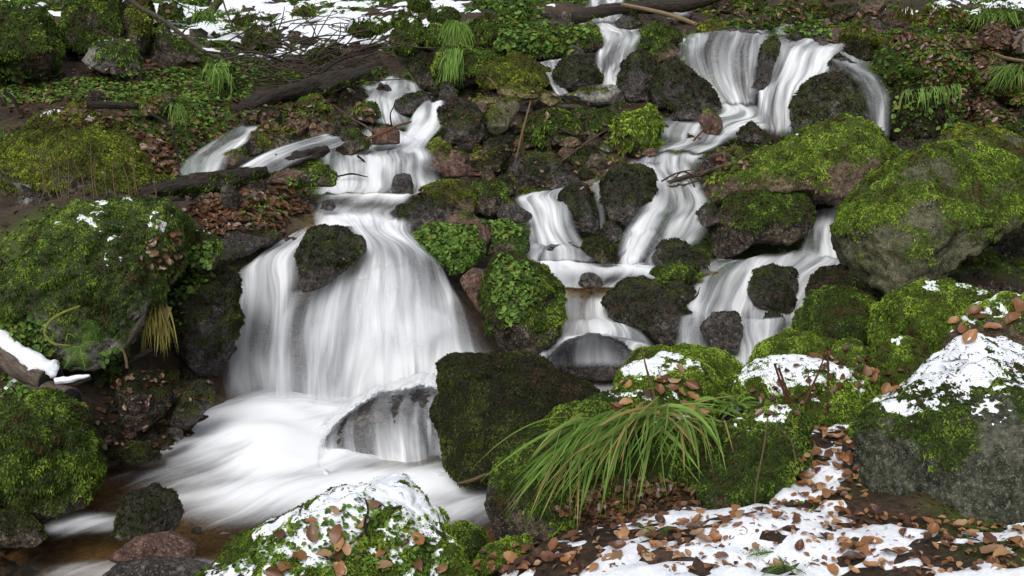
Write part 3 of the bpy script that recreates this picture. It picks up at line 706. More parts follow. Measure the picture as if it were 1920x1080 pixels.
rock('lf6', B, 'large round boulder of deep moss at the lower left edge', 4.0, [-60,790,20,752,70,746,112,770,150,820,176,880,155,940,85,978,-60,990], 'dark', .8, 'mid', 0, T=.8, fac=3, mlen=1.1, rough=1.3, mdir=(0, .45))
rock('lf7', B, 'low dark rock at the water under the round boulder', 3.75, [-30,958,40,962,85,1008,70,1024,-30,1030], 'dark', .5, 'dark')
rock('lf8', B, 'small mossy rock standing in the outflow', 3.8, [205,990,232,938,275,914,320,928,340,965,332,994,270,1006,222,1006], 'wet', .6, 'dark', 0)
rock('lf9a', S, 'mossy stone beside the round boulder', 4.5, [155,820,165,796,195,788,222,800,222,830,185,840], 'dark', .5, 'dark')
rock('lf9b', S, 'flat moss covered stone at the pool margin', 4.45, [180,858,192,838,250,832,300,838,308,856,255,866], 'dark', .75, 'dark', lean=.7)
rock('lf9c', S, 'tiny mossy stone by the flat margin stone', 4.55, [285,838,292,818,315,814,325,830,310,844], 'dark', .6, 'dark')
rock('lf9d', S, 'purplish wet pebble at the pool margin', 4.6, [308,818,316,802,336,804,346,822,325,830], 'wet')
rock('lf9e', S, 'brown wet pebble among the bank litter', 4.6, [218,812,228,800,250,802,258,818,238,826], 'red')
rock('lf10', B, 'orange brown rock just under the outflow water', 3.42, [205,1046,255,1008,315,1002,365,1026,362,1050,290,1062], 'red', 0, fac=2, rough=.5)
rock('lf11', B, 'dark wet rock at the bottom edge in the outflow', 3.25, [170,1100,215,1062,270,1050,340,1052,390,1062,400,1110], 'wet', 0, fac=2, rough=.5)
# --- plunge pool and centre
rock('pp1', B, 'dark dome rock under the sheet of water in the pool', 5.0, [606,825,645,785,705,748,780,734,835,745,852,800,830,870,700,892,615,862], 'wet', 0, T=1.45, lean=.6, fac=0, rough=.7)
rock('pp0', B, 'dark rock wall behind the main waterfall', 6.05, [420,560,470,500,560,470,660,440,780,450,850,520,900,600,930,680,900,745,700,775,500,775,425,740], 'wet', 0, T=.55, lean=.45, fac=4, rough=1.2)
rock('pp2', B, 'square two tiered mossy block standing in the plunge pool', 4.45, [828,690,842,678,960,673,1015,680,1055,712,1112,738,1100,765,1062,790,1000,815,950,868,915,893,868,893,842,850,830,780], 'dark', .9, 'dark', 0, e=.3, lean=.3, fac=1, mdir=(0, .5), rough=.7)
rock('pp3', B, 'smooth dome rock veiled by the small right cascade', 5.75, [1022,680,1055,645,1110,626,1162,640,1198,672,1192,700,1130,712,1040,706], 'wet', 0, e=.9, lean=.5, fac=0, rough=.4)
rock('pp4', S, 'small shiny black stone in the upper right pool', 5.95, [1084,532,1092,515,1108,510,1130,522,1137,540,1100,542], 'wet')
rock('rr1', B, 'dark domed mossy rock right of the small cascade', 5.75, [1138,565,1170,528,1215,520,1256,545,1287,582,1284,635,1245,648,1190,620,1146,596], 'wet', .55, 'dark', fac=4)
rock('rr2', S, 'small dark rock behind the domed mossy rock', 5.95, [1232,545,1245,528,1275,525,1302,545,1298,566,1260,568], 'wet', .6, 'dark')
rock('rr3', S, 'flat green moss dome in the right pool', 6.05, [1212,520,1240,495,1290,491,1322,508,1312,524,1232,528], 'dark', .9, 'mid', lean=.6)
rock('rr4', B, 'dark mossy rock at the foot of the second centre fall', 6.15, [1220,485,1245,453,1285,451,1328,486,1326,502,1235,506], 'wet', .6, 'dark')
rock('rr5', B, 'slanted wet slab under the second centre fall', 6.42, [1152,495,1188,452,1226,434,1246,452,1206,494,1172,504], 'wet', 0, fac=2)
rock('rr6', S, 'dark green rock beside the first centre fall base', 6.25, [1088,462,1100,446,1128,443,1152,462,1157,490,1130,494,1102,478], 'dark', .6, 'dark')
rock('rr6b', B, 'low dome under the first centre fall foot', 6.42, [1010,480,1030,460,1080,455,1115,470,1125,498,1060,508,1015,502], 'wet', 0, fac=2, lean=.5)
rock('rr7', B, 'long dark mossy block below the big sloping boulder', 6.5, [1325,460,1345,415,1370,368,1430,360,1500,358,1522,385,1516,430,1470,460,1405,455,1360,488,1330,480], 'dark', .42, 'mid', e=.6, mlen=1.05, mdir=(0, .45))
rock('rr8', B, 'dark round boulder ringed by white water', 5.95, [1402,548,1420,506,1455,492,1490,505,1502,540,1482,580,1452,590,1416,572], 'wet', 0.6, 'dark')
rock('rr9', B, 'dark mossy knob under the biggest boulder', 5.5, [1518,552,1532,512,1575,494,1622,510,1635,542,1605,570,1535,572], 'dark', .7, 'dark', mdir=(0, .45))
rock('rr10', B, 'dull green moss mound right of the white rapids', 5.3, [1488,622,1518,562,1562,538,1622,556,1655,590,1646,625,1595,650,1520,650], 'dark', .78, 'mid', fac=3, mdir=(0, .45))
rock('rr11', B, 'dark wet dome between two short rapids', 5.5, [1316,612,1338,586,1380,588,1394,620,1388,660,1332,665], 'wet', .05, 'dark', lean=.3, fac=2)
rock('rr12', S, 'little mossy stone in the rapids', 5.65, [1426,608,1448,585,1472,590,1468,616,1432,630], 'wet', 0.7, 'dark')
rock('rr13', S, 'dark stone left of the long mossy block', 6.55, [1308,402,1328,380,1352,388,1348,420,1316,428], 'wet', .3, 'dark')
rock('bb1', B, 'big sloping boulder with brilliant moss in the right middle', 6.8, [1322,345,1400,302,1470,270,1530,242,1590,220,1626,226,1652,260,1678,300,1672,335,1620,366,1560,382,1500,372,1420,368,1365,385,1326,375], 'brown', .55, 'bright', .01, T=.7, lean=.45, fac=4, mlen=1.0, mdir=(0, .45))
rock('bb2', B, 'biggest mossy boulder at the right edge over a dark hollow', 5.6, [1560,432,1598,382,1660,330,1730,290,1800,268,1862,270,1920,308,1980,345,1980,395,1890,425,1822,462,1752,502,1705,550,1662,568,1622,535,1585,485], 'green', .5, 'bright', 0, T=.75, lean=.4, fac=6, rough=1.3, mlen=1.0)
rock('bb3', B, 'bare topped olive boulder behind the biggest one', 6.4, [1768,290,1788,232,1820,221,1880,245,1980,290,1980,340,1880,310,1790,300], 'green', .4, 'olive', 0)
rock('bb4', B, 'black rock in the hollow under the biggest boulder', 6.1, [1735,520,1770,470,1850,430,1960,410,1980,520,1900,560,1800,570,1745,560], 'wet', 0.4, 'dark')
rock('bb5', S, 'mossy brown stone peeping below the biggest boulder', 5.25, [1650,590,1670,552,1700,530,1735,540,1738,575,1690,600], 'brown', .75, 'olive')
rock('rr14', B, 'domed boulder of feathery moss with snow flecks at its right', 4.9, [1636,630,1662,578,1720,542,1790,532,1862,560,1880,595,1850,640,1760,668,1690,680,1650,665], 'dark', .82, 'bright', .08, T=.8, fac=2, sdir=(.9, 0), mlen=1.1, mdir=(0, .45))
rock('rr15', B, 'bright moss cone below the feathery boulder', 4.5, [1618,712,1650,652,1690,634,1732,650,1768,692,1752,730,1685,752,1640,742], 'dark', .85, 'bright', .03, fac=2, mlen=1.1, mdir=(0, .45))
rock('rr16', B, 'brown stone with leaves and snow on its shoulder', 4.1, [1766,668,1798,612,1838,582,1900,562,1990,548,1990,650,1870,668,1805,700], 'brown', .35, 'bright', .16, mdir=(.5, 0))
rock('rr17', B, 'massive grey green rock with snow sheet on mossy slope', 3.4, [1602,835,1648,782,1720,736,1800,690,1870,650,1960,610,2040,640,2040,960,1850,985,1700,975,1640,950,1608,905], 'lichen', .40, 'mid', .30, T=.75, lean=.45, fac=6, rough=.9, mlen=1.05, mdir=(-.9, 1.4), sdir=(-.8, .9), snz=.45)
rock('rr18', B, 'bright moss cushion before the white rapids', 4.8, [1405,678,1440,640,1480,621,1522,625,1562,640,1576,675,1482,698,1415,692], 'dark', .85, 'bright', .04, fac=2, mlen=1.05, mdir=(0, .45))
rock('rr19', B, 'smaller moss cushion with a bare brown top', 4.6, [1550,672,1580,645,1608,640,1642,665,1644,695,1595,708,1556,694], 'brown', .85, 'bright', 0, fac=2)
rock('rr20', B, 'wide snow covered mossy rock behind the brown stems', 4.2, [1370,712,1420,690,1500,679,1560,688,1622,710,1660,748,1642,785,1580,796,1500,788,1430,768,1378,745], 'dark', .95, 'bright', .42, lean=.75, fac=2, mlen=1.0, snz=.7)
rock('rr21', B, 'mossy lump beside the long green grass', 3.55, [1296,905,1328,852,1380,802,1440,774,1502,774,1528,800,1520,842,1482,885,1440,935,1380,966,1318,952], 'dark', .78, 'mid', .06, T=.8, fac=3, mlen=1.1, mdir=(0, .45))
rock('rr22', B, 'long mossy bank under the green grass tuft', 3.75, [914,935,935,882,1000,832,1060,782,1140,745,1230,745,1320,770,1372,800,1360,850,1290,905,1200,940,1110,970,1020,1000,930,1005], 'dark', .7, 'mid', .05, T=.6, lean=.5, fac=3, mlen=1.1, mdir=(0, .45))
rock('rr23', B, 'snow capped moss mound at the head of the grass', 4.1, [1145,735,1178,692,1240,674,1312,680,1352,720,1364,762,1280,785,1180,780], 'dark', .95, 'bright', .3, lean=.6, fac=2)
rock('rr24', B, 'green moss rock behind the snow capped mound', 4.5, [1160,705,1198,666,1270,652,1350,660,1388,690,1375,722,1280,735,1180,728], 'dark', .8, 'bright', 0, lean=.5, fac=2, mdir=(0, .45))
rock('ff1', B, 'foreground boulder under snow, ivy and dead leaves', 2.9, [335,1140,430,1042,520,990,600,955,690,926,742,934,784,975,832,1020,864,1062,880,1140,620,1180], 'dark', .9, 'bright', .46, T=.9, lean=.7, fac=2, mlen=1.1)
rock('ff2', H, 'moss cushion between the foreground boulder and the grass', 3.3, [820,1030,835,1000,870,988,910,1000,918,1030,880,1060,835,1060], 'dark', .95, 'mid', 0, lean=.6, cat='hummock')
rock('ff3', H, 'thin moss tongue in front of the grass tips', 3.1, [880,1062,905,1035,955,1012,1010,1012,1000,1035,940,1052,900,1072], 'dark', .95, 'bright', 0, lean=.8, cat='hummock')
# --- upper right
rock('ur1', B, 'wet rock behind the left curtain of the upper fall', 9.95, [1290,95,1310,72,1345,60,1405,58,1435,75,1428,135,1402,180,1360,186,1318,142], 'wet', 0, lean=.3, fac=3)
rock('ur2', B, 'thin dark rib dividing the upper fall', 9.35, [1436,80,1452,66,1466,84,1450,120,1438,160,1420,192,1392,192,1415,150], 'wet', .1, 'dark', fac=2)
rock('ur2b', B, 'wet rock behind the right curtain of the upper fall', 9.98, [1445,95,1470,78,1540,74,1600,84,1625,110,1620,150,1540,170,1470,200,1450,240,1440,180], 'wet', 0, lean=.3, fac=3)
rock('ur3', B, 'dark mossy dome left of the upper fall', 8.8, [1222,170,1240,122,1266,110,1302,135,1340,178,1354,206,1290,210,1230,200], 'wet', .6, 'dark')
rock('ur4', B, 'big dark mossy rock that parts the upper fall', 8.9, [1488,220,1500,162,1540,142,1600,136,1642,146,1668,172,1670,238,1625,268,1520,265,1490,250], 'wet', .55, 'dark', mlen=1.05)
rock('ur5', S, 'dark rock between the fall curtain and its right trickle', 9.25, [1556,118,1575,102,1605,110,1626,132,1590,142,1558,138], 'wet', .1, 'dark')
rock('ur6', B, 'wide leafy moss rock right of the upper fall', 9.0, [1638,138,1660,92,1720,82,1800,90,1832,120,1828,162,1760,172,1700,158,1650,170], 'dark', .8, 'mid', mlen=1.05)
rock('ur7', B, 'shaggy moss rock below the wide leafy one', 8.6, [1668,215,1680,168,1740,150,1812,170,1834,200,1815,245,1740,268,1680,262], 'dark', .75, 'dark', mlen=1.5)
rock('ur8', S, 'dark mossy stone at the right end of the fall lip', 9.4, [1582,100,1595,80,1622,76,1642,85,1640,112,1600,118], 'dark', .6, 'dark')
rock('ur9', B, 'mossy stone high above the right curtain', 11.2, [1448,22,1465,5,1485,2,1510,12,1512,36,1465,44], 'dark', .8, 'mid')
rock('ur10', S, 'dark mossy stone above the left curtain', 10.5, [1383,56,1400,36,1425,32,1452,40,1450,62,1405,68], 'wet', .55, 'mid')
rock('ur11', S, 'lichen spotted mossy stone left of the upper fall lip', 10.2, [1304,58,1318,40,1340,35,1362,44,1366,60,1330,66], 'ochre', .6, 'olive')
rock('ur12', S, 'dark wet stone at the middle of the fall lip', 10.0, [1478,72,1495,52,1520,46,1548,56,1544,78,1500,80], 'wet', .3, 'dark')
rock('ur13', S, 'leaning brown slab above the right curtain', 9.95, [1536,78,1556,54,1592,40,1582,66,1568,84], 'brown', .05, T=.5)
rock('ur14', S, 'bright mossy stone right of the leaning brown slab', 9.9, [1572,72,1585,52,1610,44,1640,50,1648,76,1600,86], 'dark', .8, 'olive')
rock('ur15', B, 'angular grey brown rock in the upper right scree', 9.3, [1828,72,1848,46,1888,42,1908,66,1894,98,1842,90], 'brown', .06, 'olive')
rock('ur15b', S, 'small tan stone left of the angular scree rock', 9.3, [1778,85,1795,70,1820,68,1834,80,1822,94,1788,94], 'ochre', .1, 'olive')
rock('ur15c', B, 'brown cracked rock below the angular scree rock', 9.0, [1820,125,1840,98,1868,92,1890,115,1892,138,1855,155,1826,148], 'brown', .2, 'olive')
rock('ur15d', S, 'grey stone cut by the right edge in the scree', 9.2, [1895,75,1908,52,1960,48,1960,105,1905,100], 'grey', .1, 'olive')
rock('ur16', B, 'grassy moss rock at the upper right edge', 8.4, [1856,165,1875,135,1910,122,1980,122,1980,205,1890,198], 'dark', .75, 'mid')
rock('ur16b', B, 'mossy rock above the bare topped olive boulder', 8.0, [1818,235,1840,212,1885,208,1915,225,1910,255,1850,258], 'dark', .7, 'mid')
rock('ur16c', S, 'flat brown stone in the scree below the cracked rock', 8.4, [1822,205,1835,190,1870,188,1885,200,1865,212], 'brown', .15, 'olive')
rock('ur17', S, 'brown wet stone in the stream under the dark dome', 8.55, [1254,215,1266,198,1285,194,1312,208,1312,224,1262,226], 'wet', 0.3, 'dark')
rock('ur18', S, 'upright reddish black stone splitting the stream', 8.35, [1310,222,1320,206,1338,204,1358,226,1348,258,1322,250], 'red', .1)
rock('ur19', B, 'dark mossy stone at the foot of the right curtain', 8.3, [1382,258,1395,236,1412,226,1442,256,1424,270,1386,268], 'wet', .5, 'dark')
rock('ur20', B, 'black wet ledge right of the sloping boulder top', 7.9, [1655,290,1672,264,1760,260,1790,275,1780,302,1680,310], 'wet', 0.3, 'dark')
rock('ur21', B, 'mossy brown rock on the bank at the top edge', 11.8, [1300,20,1320,-15,1400,-20,1442,-8,1440,18,1380,32], 'dark', .6, 'mid')
rock('ur22', S, 'dark stone in the litter near the top edge', 11.0, [1550,30,1565,8,1600,5,1622,22,1610,40,1570,42], 'dark', .3, 'dark')
rock('ur23', S, 'purplish brown stone right of the litter stone', 11.0, [1600,15,1615,-5,1650,-5,1668,12,1650,28,1615,28], 'brown', .15)
rock('ur24', H, 'snow dusted mossy hump in the upper right corner', 10.4, [1715,40,1738,10,1775,0,1808,12,1805,40,1760,60,1725,58], 'dark', .9, 'bright', .25, cat='hummock')
rock('ur25', H, 'grassy hump with snow at the upper right edge', 10.2, [1805,45,1825,18,1870,8,1915,18,1920,45,1860,55], 'dark', .9, 'mid', .25, cat='hummock')
rock('ur26', S, 'flat stone in the brown litter above the leafy rock', 9.8, [1700,88,1715,72,1750,70,1765,82,1745,94], 'brown', .2, 'olive')
rock('ur27', S, 'small dark stone on the ledge beside the sloping boulder', 7.6, [1300,318,1312,302,1335,300,1345,315,1330,326], 'wet')
rock('ur28', S, 'brown stone caught in the twig jam', 7.4, [1325,300,1338,286,1365,284,1375,300,1355,312], 'red')

# ------------------------------------------------------------------ ray tests against ground and rocks
bpy.context.view_layer.update()
_dg = bpy.context.evaluated_depsgraph_get()
def hit(px, py):
    d = P(px, py, 5.0) - CAM
    d = Vector(d).normalized()
    ok, loc, nor, idx, ob, mt = scn.ray_cast(_dg, Vector(CAM), d)
    if not ok: return None
    return np.array(loc), np.array(nor), ob
def hit_down(x, y, z=6.0):
    ok, loc, nor, idx, ob, mt = scn.ray_cast(_dg, Vector((x, y, z)), Vector((0, 0, -1)))
    return (np.array(loc), np.array(nor)) if ok else None

def in_poly(px, py, poly):
    poly = np.array(poly, float).reshape(-1, 2)
    c_ = False; j = len(poly) - 1
    for i in range(len(poly)):
        if (poly[i, 1] > py) != (poly[j, 1] > py) and px < (poly[j, 0] - poly[i, 0]) * (py - poly[i, 1]) / (poly[j, 1] - poly[i, 1]) + poly[i, 0]:
            c_ = not c_
        j = i
    return c_
def scatter(poly, n, r):
    poly_ = np.array(poly, float).reshape(-1, 2)
    lo, hi = poly_.min(0), poly_.max(0)
    res = []; tries = 0
    while len(res) < n and tries < n * 20:
        tries += 1
        x = r.uniform(lo[0], hi[0]); y = r.uniform(lo[1], hi[1])
        if in_poly(x, y, poly):
            h = hit(x, y)
            if h is not None: res.append(h)
    return res

COLW = {'brown': 'brown', 'dark': 'dark', 'wet': 'black wet', 'red': 'reddish', 'grey': 'pale grey', 'ochre': 'ochre'}
NAMED = [(R['o']['label'], pix(R['W'].mean(0))) for R in ROCKS]
USED = set()
def neighbour_label(x, y, style, moss, fallback):
    adj = 'mossy ' if moss > .4 else ''
    near = sorted((q for q in NAMED if len(q[0].split()) <= 9), key=lambda q: (q[1][0] - x) ** 2 + (q[1][1] - y) ** 2)
    for lab, (nx_, ny_) in near[:6]:
        dx, dy = x - nx_, y - ny_
        d = ('right of' if dx > 0 else 'left of') if abs(dx) > abs(dy) else ('below' if dy > 0 else 'above')
        t = 'small %s%s stone %s the %s' % (adj, COLW[style], d, lab)
        if t not in USED and len(t.split()) <= 16:
            USED.add(t); return t
    return fallback
def scree(n, poly, smin, smax, seed, label, group, styles):
    r = np.random.default_rng(seed)
    poly_ = np.array(poly, float).reshape(-1, 2); lo, hi = poly_.min(0), poly_.max(0)
    got = []; tries = 0
    while len(got) < n and tries < 4000:
        tries += 1
        x, y = r.uniform(lo[0], hi[0]), r.uniform(lo[1], hi[1])
        if not in_poly(x, y, poly) or any(abs(x - g[0]) < g[2] * 1.1 and abs(y - g[1]) < g[2] * .8 for g in got): continue
        h = hit(x, y)
        if h is None or h[2].name != 'hillside_ground': continue
        got.append((x, y, r.uniform(smin, smax), h[0][1]))
    for q, (x, y, sz, D) in enumerate(got):
        k = r.integers(5, 8); a = np.sort(r.uniform(0, 2 * math.pi, k) * .35 + np.arange(k) / k * 2 * math.pi)
        rad = sz * r.uniform(.75, 1.15, k)
        pts = np.stack([x + rad * np.cos(a), y - sz * .25 + rad * .72 * np.sin(a)], -1).ravel()
        st_, mo_ = str(r.choice(styles)), float(r.choice([.15, .3, .5, .7]))
        rock('scree%d_%d' % (seed, q), 'stone', neighbour_label(x, y, st_, mo_, label), float(D), list(pts), st_, mo_, str(r.choice(['mid', 'olive', 'dark'])), 0, fac=9, e=.6, rough=1.3, group=group)
scree(44, [820,170,1000,150,1190,190,1240,290,1130,370,1000,420,860,440,790,340,840,280], 13, 26, 5, 'angular stone in the jumble of rocks between the streams', 'jumbled stones between the streams', ['brown', 'dark', 'wet', 'dark', 'red', 'grey'])
scree(26, [1280,0,1560,0,1700,60,1920,100,1920,260,1840,270,1700,110,1540,60,1280,50], 12, 24, 6, 'angular stone in the scree above the right bank', 'stones in the upper right scree', ['brown', 'dark', 'ochre', 'grey', 'dark'])
scree(22, [430,240,560,190,720,170,700,260,560,300,420,330], 12, 22, 7, 'dark stone beside the left rivulets', 'stones beside the left rivulets', ['dark', 'wet', 'brown', 'red'])
scree(14, [180,700,330,690,400,760,330,860,190,850], 12, 22, 8, 'wet stone on the bank left of the plunge pool', 'wet stones left of the plunge pool', ['wet', 'dark', 'brown'])
scree(16, [1240,250,1420,240,1440,300,1330,330,1260,420,1240,330], 11, 20, 9, 'wet stone beside the second centre fall', 'wet stones beside the second centre fall', ['wet', 'dark', 'red'])
bpy.context.view_layer.update()
_dg = bpy.context.evaluated_depsgraph_get()

# ------------------------------------------------------------------ moss sprigs, snow caps
def sprigs(pts, nrm, s, r, per=3, droop=0.6, wide=0.36, patch=6.0, seed=0):
    """small pointed leaflets in clumps; returns V, F, tint"""
    n = len(pts)
    p = np.repeat(pts, per, 0); nn = np.repeat(nrm, per, 0); ss = np.repeat(s, per) * r.uniform(0.6, 1.45, n * per)
    rnd = r.normal(size=(n * per, 3))
    tang = norm(rnd - (rnd * nn).sum(-1, keepdims=True) * nn)
    down = np.array([0, 0, -1.0]) - (-nn[:, 2:3]) * nn
    d = norm(0.55 * nn + 0.75 * tang + droop * down * r.uniform(0.3, 1.4, (n * per, 1)))
    side = norm(np.cross(d, nn + 0.5 * r.normal(size=(n * per, 3))))
    b = p - nn * (0.25 * ss)[:, None]
    mid = b + d * (0.5 * ss)[:, None] + nn * (0.12 * ss)[:, None]
    w = (ss * wide * r.uniform(0.6, 1.3, n * per))[:, None]
    tip = b + d * ss[:, None] + np.array([0, 0, -0.22]) * ss[:, None] * droop
    V = np.stack([b, mid + side * w, tip, mid - side * w], 1).reshape(-1, 3)
    F = np.arange(4 * n * per).reshape(-1, 4)
    cl = np.repeat(r.normal(size=n) * 0.09, per) + r.normal(size=n * per) * 0.07
    t = 0.44 + 0.42 * fbm(p * patch, 61 + seed, 4, .6) + 0.34 * fbm(p * 19, 63 + seed, 2) + cl
    return V, F, np.repeat(np.clip(t, 0, 1), 4)

def tri_sample(W, F, w, n, r):
    tri = F if F.shape[1] == 3 else np.concatenate([F[:, :3], F[:, [0, 2, 3]]])
    if F.shape[1] == 4: w = np.concatenate([w, w])
    a = np.linalg.norm(np.cross(W[tri[:, 1]] - W[tri[:, 0]], W[tri[:, 2]] - W[tri[:, 0]]), axis=1) / 2 * w
    cs = np.cumsum(a)
    if n is None: return a.sum()
    k = np.searchsorted(cs, r.random(n) * cs[-1]); k = np.minimum(k, len(tri) - 1)
    u, v = r.random(n), r.random(n); f = u + v > 1; u[f], v[f] = 1 - u[f], 1 - v[f]
    T = tri[k]
    return W[T[:, 0]] * (1 - u - v)[:, None] + W[T[:, 1]] * u[:, None] + W[T[:, 2]] * v[:, None], T

for R in ROCKS:
    r = np.random.default_rng(R['seed'] + 1)
    W, F, Nn, ms = R['W'], R['F'], R['N'], R['ms']
    view = norm(CAM - W)
    facing = (Nn * view).sum(-1)
    s0 = (0.0029 if R['D'] > 4.2 else 0.0034) * R['D'] * R['mlen']
    if R['moss'] > 0:
        wv = ms * (facing > -0.4)
        if R['sn'] is not None:
            wv = wv * np.where(R['sn'] > 0.4, 0.7, 1.0)
        wf = wv[F].mean(1) ** 1.3
        area = tri_sample(W, F, wf, None, r)
        n = int(min(26000, area / (0.42 * s0 * s0)))
        if n > 8:
            p, T = tri_sample(W, F, wf, n, r)
            nn = norm(Nn[T].mean(1))
            V, Q, t = sprigs(p, nn, np.full(n, s0), r, 3, 1.1, 0.21, 5.0, R['seed'] % 40)
            tag(obj('moss', make_mesh('moss', V - R['base'], Q, {'tint': t}, smooth=False), MO[R['tint']], R['o']), kind='stuff')
    if R['sn'] is not None:
        sn = R['sn']
        h = min(0.008, 0.005 + 0.02 * R['size'])
        off = np.where(sn > 0, h * np.tanh(sn * 1.5), sn * 0.06) + 0.0015 * fbm(W * 60, 77, 2)
        E = np.concatenate([F[:, [0, 1]], F[:, [1, 2]], F[:, [2, 0]]])
        Ws = W.copy()
        deg = np.bincount(E[:, 0], minlength=len(W))[:, None]
        for _ in range(9 if len(W) > 20000 else 4):
            acc = np.stack([np.bincount(E[:, 0], weights=Ws[E[:, 1], c_], minlength=len(W)) for c_ in range(3)], -1)
            Ws = 0.4 * Ws + 0.6 * acc / deg
        wb_ = sstep(-0.006, 0.006, off)[:, None]
        Ns = norm(0.5 * Nn + 0.5 * vnormals(Ws, F))
        V = W + (Ws - W) * wb_ * 0.8 + Ns * off[:, None]
        keep = (off[F] > -0.004).any(1)
        if keep.sum() > 4:
            Fk = F[keep]; u, inv = np.unique(Fk, return_inverse=True)
            tag(obj('snow_cap', make_mesh('snow_cap', V[u] - R['base'], inv.reshape(Fk.shape)), SNOW, R['o']), kind='stuff')

# ------------------------------------------------------------------ snow lying on the ground
def wpos(px, py):
    D = np.arange(2.2, 22, 0.03)
    q = P(px, py, D)
    z = height0(q[:, 0], q[:, 1])
    k = np.argmax(q[:, 2] < z)
    return q[k]
def snow_mask(V, blobs):
    m = np.full(len(V), -1.0)
    for px, py, rx, ry, a in blobs:
        q = wpos(px, py)
        d = ((V[:, 0] - q[0]) / rx) ** 2 + ((V[:, 1] - q[1]) / ry) ** 2
        m = np.maximum(m, a - d * 0.6)
    return m
def ground_snow(name, label, blobs, thick, f1, f2, group=None):
    m = snow_mask(TV, blobs)
    m = np.minimum(m, 0.6) - 0.25 + 0.75 * fbm(TV * f1, 81, 4) + 0.6 * fbm(TV * f2, 83, 3)
    m = m - 2.0 * sstep(0.8, 0.6, TN[:, 2])
    for q_ in (P(1690, 930, 3.3), P(1700, 935, 3.15), P(1680, 920, 3.45)):
        m = m - 1.5 * np.exp(-((TV[:, :2] - q_[:2]) ** 2).sum(-1) / 0.012)
    off = np.where(m > 0, thick * np.tanh(m * 1.5), np.maximum(m * 0.06, -0.03))
    keep = (off[TF] > -0.003).any(1)
    Fk = TF[keep]; u, inv = np.unique(Fk, return_inverse=True)
    V = TV[u] + np.array([0, 0, 1.0]) * (off[u] + 0.003 * fbm(TV[u] * 40, 85, 2))[:, None]
    o = obj(name, make_mesh(name, V, inv.reshape(Fk.shape)), SNOW)
    return tag(o, label, 'snow', group, 'stuff')
ground_snow('snow', 'snow patches lying on the slope at the upper left', [(330,30,1.0,1.6,.55),(420,60,1.1,1.5,.5),(520,40,1.4,1.8,.5),(620,60,1.0,1.5,.4),(700,30,1.2,1.6,.6),(560,85,1.0,.8,.45),(640,8,2,1.2,.4),(350,0,2,1.5,.4)], 0.05, 2.2, 7)
ground_snow('snow', 'thin snow on the grassy slope in the upper right corner', [(1800,25,.9,.8,.15),(1900,20,.8,.8,.25),(1760,60,.4,.5,.1),(1880,2,1,1,.25)], 0.04, 3, 10)
ground_snow('snow', 'broken snow among dead leaves in the right foreground', [(1400,1050,.9,.3,.62),(1650,1020,.8,.35,.6),(1900,1030,.7,.4,.62),(1560,820,.24,.5,.6),(1520,900,.3,.35,.42),(1150,1040,.5,.2,.3),(1450,745,.3,.35,.5),(1380,740,.25,.3,.35),(1300,990,.35,.2,.4),(1600,930,.3,.25,.3)], 0.022, 6.5, 24)
ground_snow('snow', 'small snow patch by the cut logs at the left edge', [(15,725,.16,.2,.5)], 0.03, 5, 14)

# moss and litter rooted in the soil
r = np.random.default_rng(11)
wv = tmoss * (TV[:, 1] > 2.4) * (TV[:, 1] < 14.5) * (np.abs(TV[:, 0]) < 0.52 * TV[:, 1] + 0.3)
px_, py_ = pix(TV)
wv = wv * (py_ > -60) * (py_ < 1150)
wq = wv[TF].mean(1) / np.maximum(TV[TF[:, 0], 1], 1) ** 1.5
p, T = tri_sample(TV, TF, wq, 24000, r)
V, Q, t = sprigs(p, norm(TN[T].mean(1)), 0.0042 * p[:, 1], r, 3, 0.3, 0.3, 4.0, 3)
tag(obj('ground_moss', make_mesh('ground_moss', V, Q, {'tint': t}, smooth=False), MO['mid']), 'green moss patches growing over the bank soil', 'moss', None, 'stuff')

wq2 = (wv * (TV[:, 1] > 7.0) * (tbed < .1))[TF].mean(1)
p, T = tri_sample(TV, TF, wq2, 15000, r)
V, Q, t = sprigs(p, norm(TN[T].mean(1)), 0.0062 * p[:, 1], r, 3, 0.3, 0.26, 3.0, 7)
tag(obj('ground_moss', make_mesh('ground_moss', V, Q, {'tint': t}, smooth=False), MO['leafy']), 'low green plants carpeting the upper slope', 'ground cover', None, 'stuff')

# loose small rubble on the bed and banks
def rubble(n, smin, smax):
    r = np.random.default_rng(23)
    d, F = ico(2)
    w = (TV[:, 1] > 3.0) * (TV[:, 1] < 12) * (np.abs(TV[:, 0]) < 0.52 * TV[:, 1] + .2) * (0.25 + (fbm(TV * 1.1, 91, 2) > 0))
    w = w * np.where((TV[:, 1] < 4.2) & (TV[:, 0] > -.2), 0.0, 1.0)
    p, T = tri_sample(TV, TF, w[TF].mean(1) / TV[TF[:, 0], 1].clip(1) ** 1.2, n, r)
    s = smin * (smax / smin) ** (r.random(n) ** 2.0)
    Vs = []; Fs = []
    base = d[None] * s[:, None, None] * r.uniform(0.6, 1.2, (n, 1, 3))
    base = base * (1 + 0.22 * r.normal(size=(n, len(d), 1)))
    V = base + p[:, None] 
    F_ = F[None] + (np.arange(n) * len(d))[:, None, None]
    return V.reshape(-1, 3), F_.reshape(-1, 3)
V, F_ = rubble(1200, 0.016, 0.10)
tag(obj('stream_rubble', make_mesh('stream_rubble', V, F_, {'moss': np.zeros(len(V))}, smooth=True), stone('dark', 'dark')), 'loose wet rubble scattered between the rocks', 'rubble', None, 'stuff')

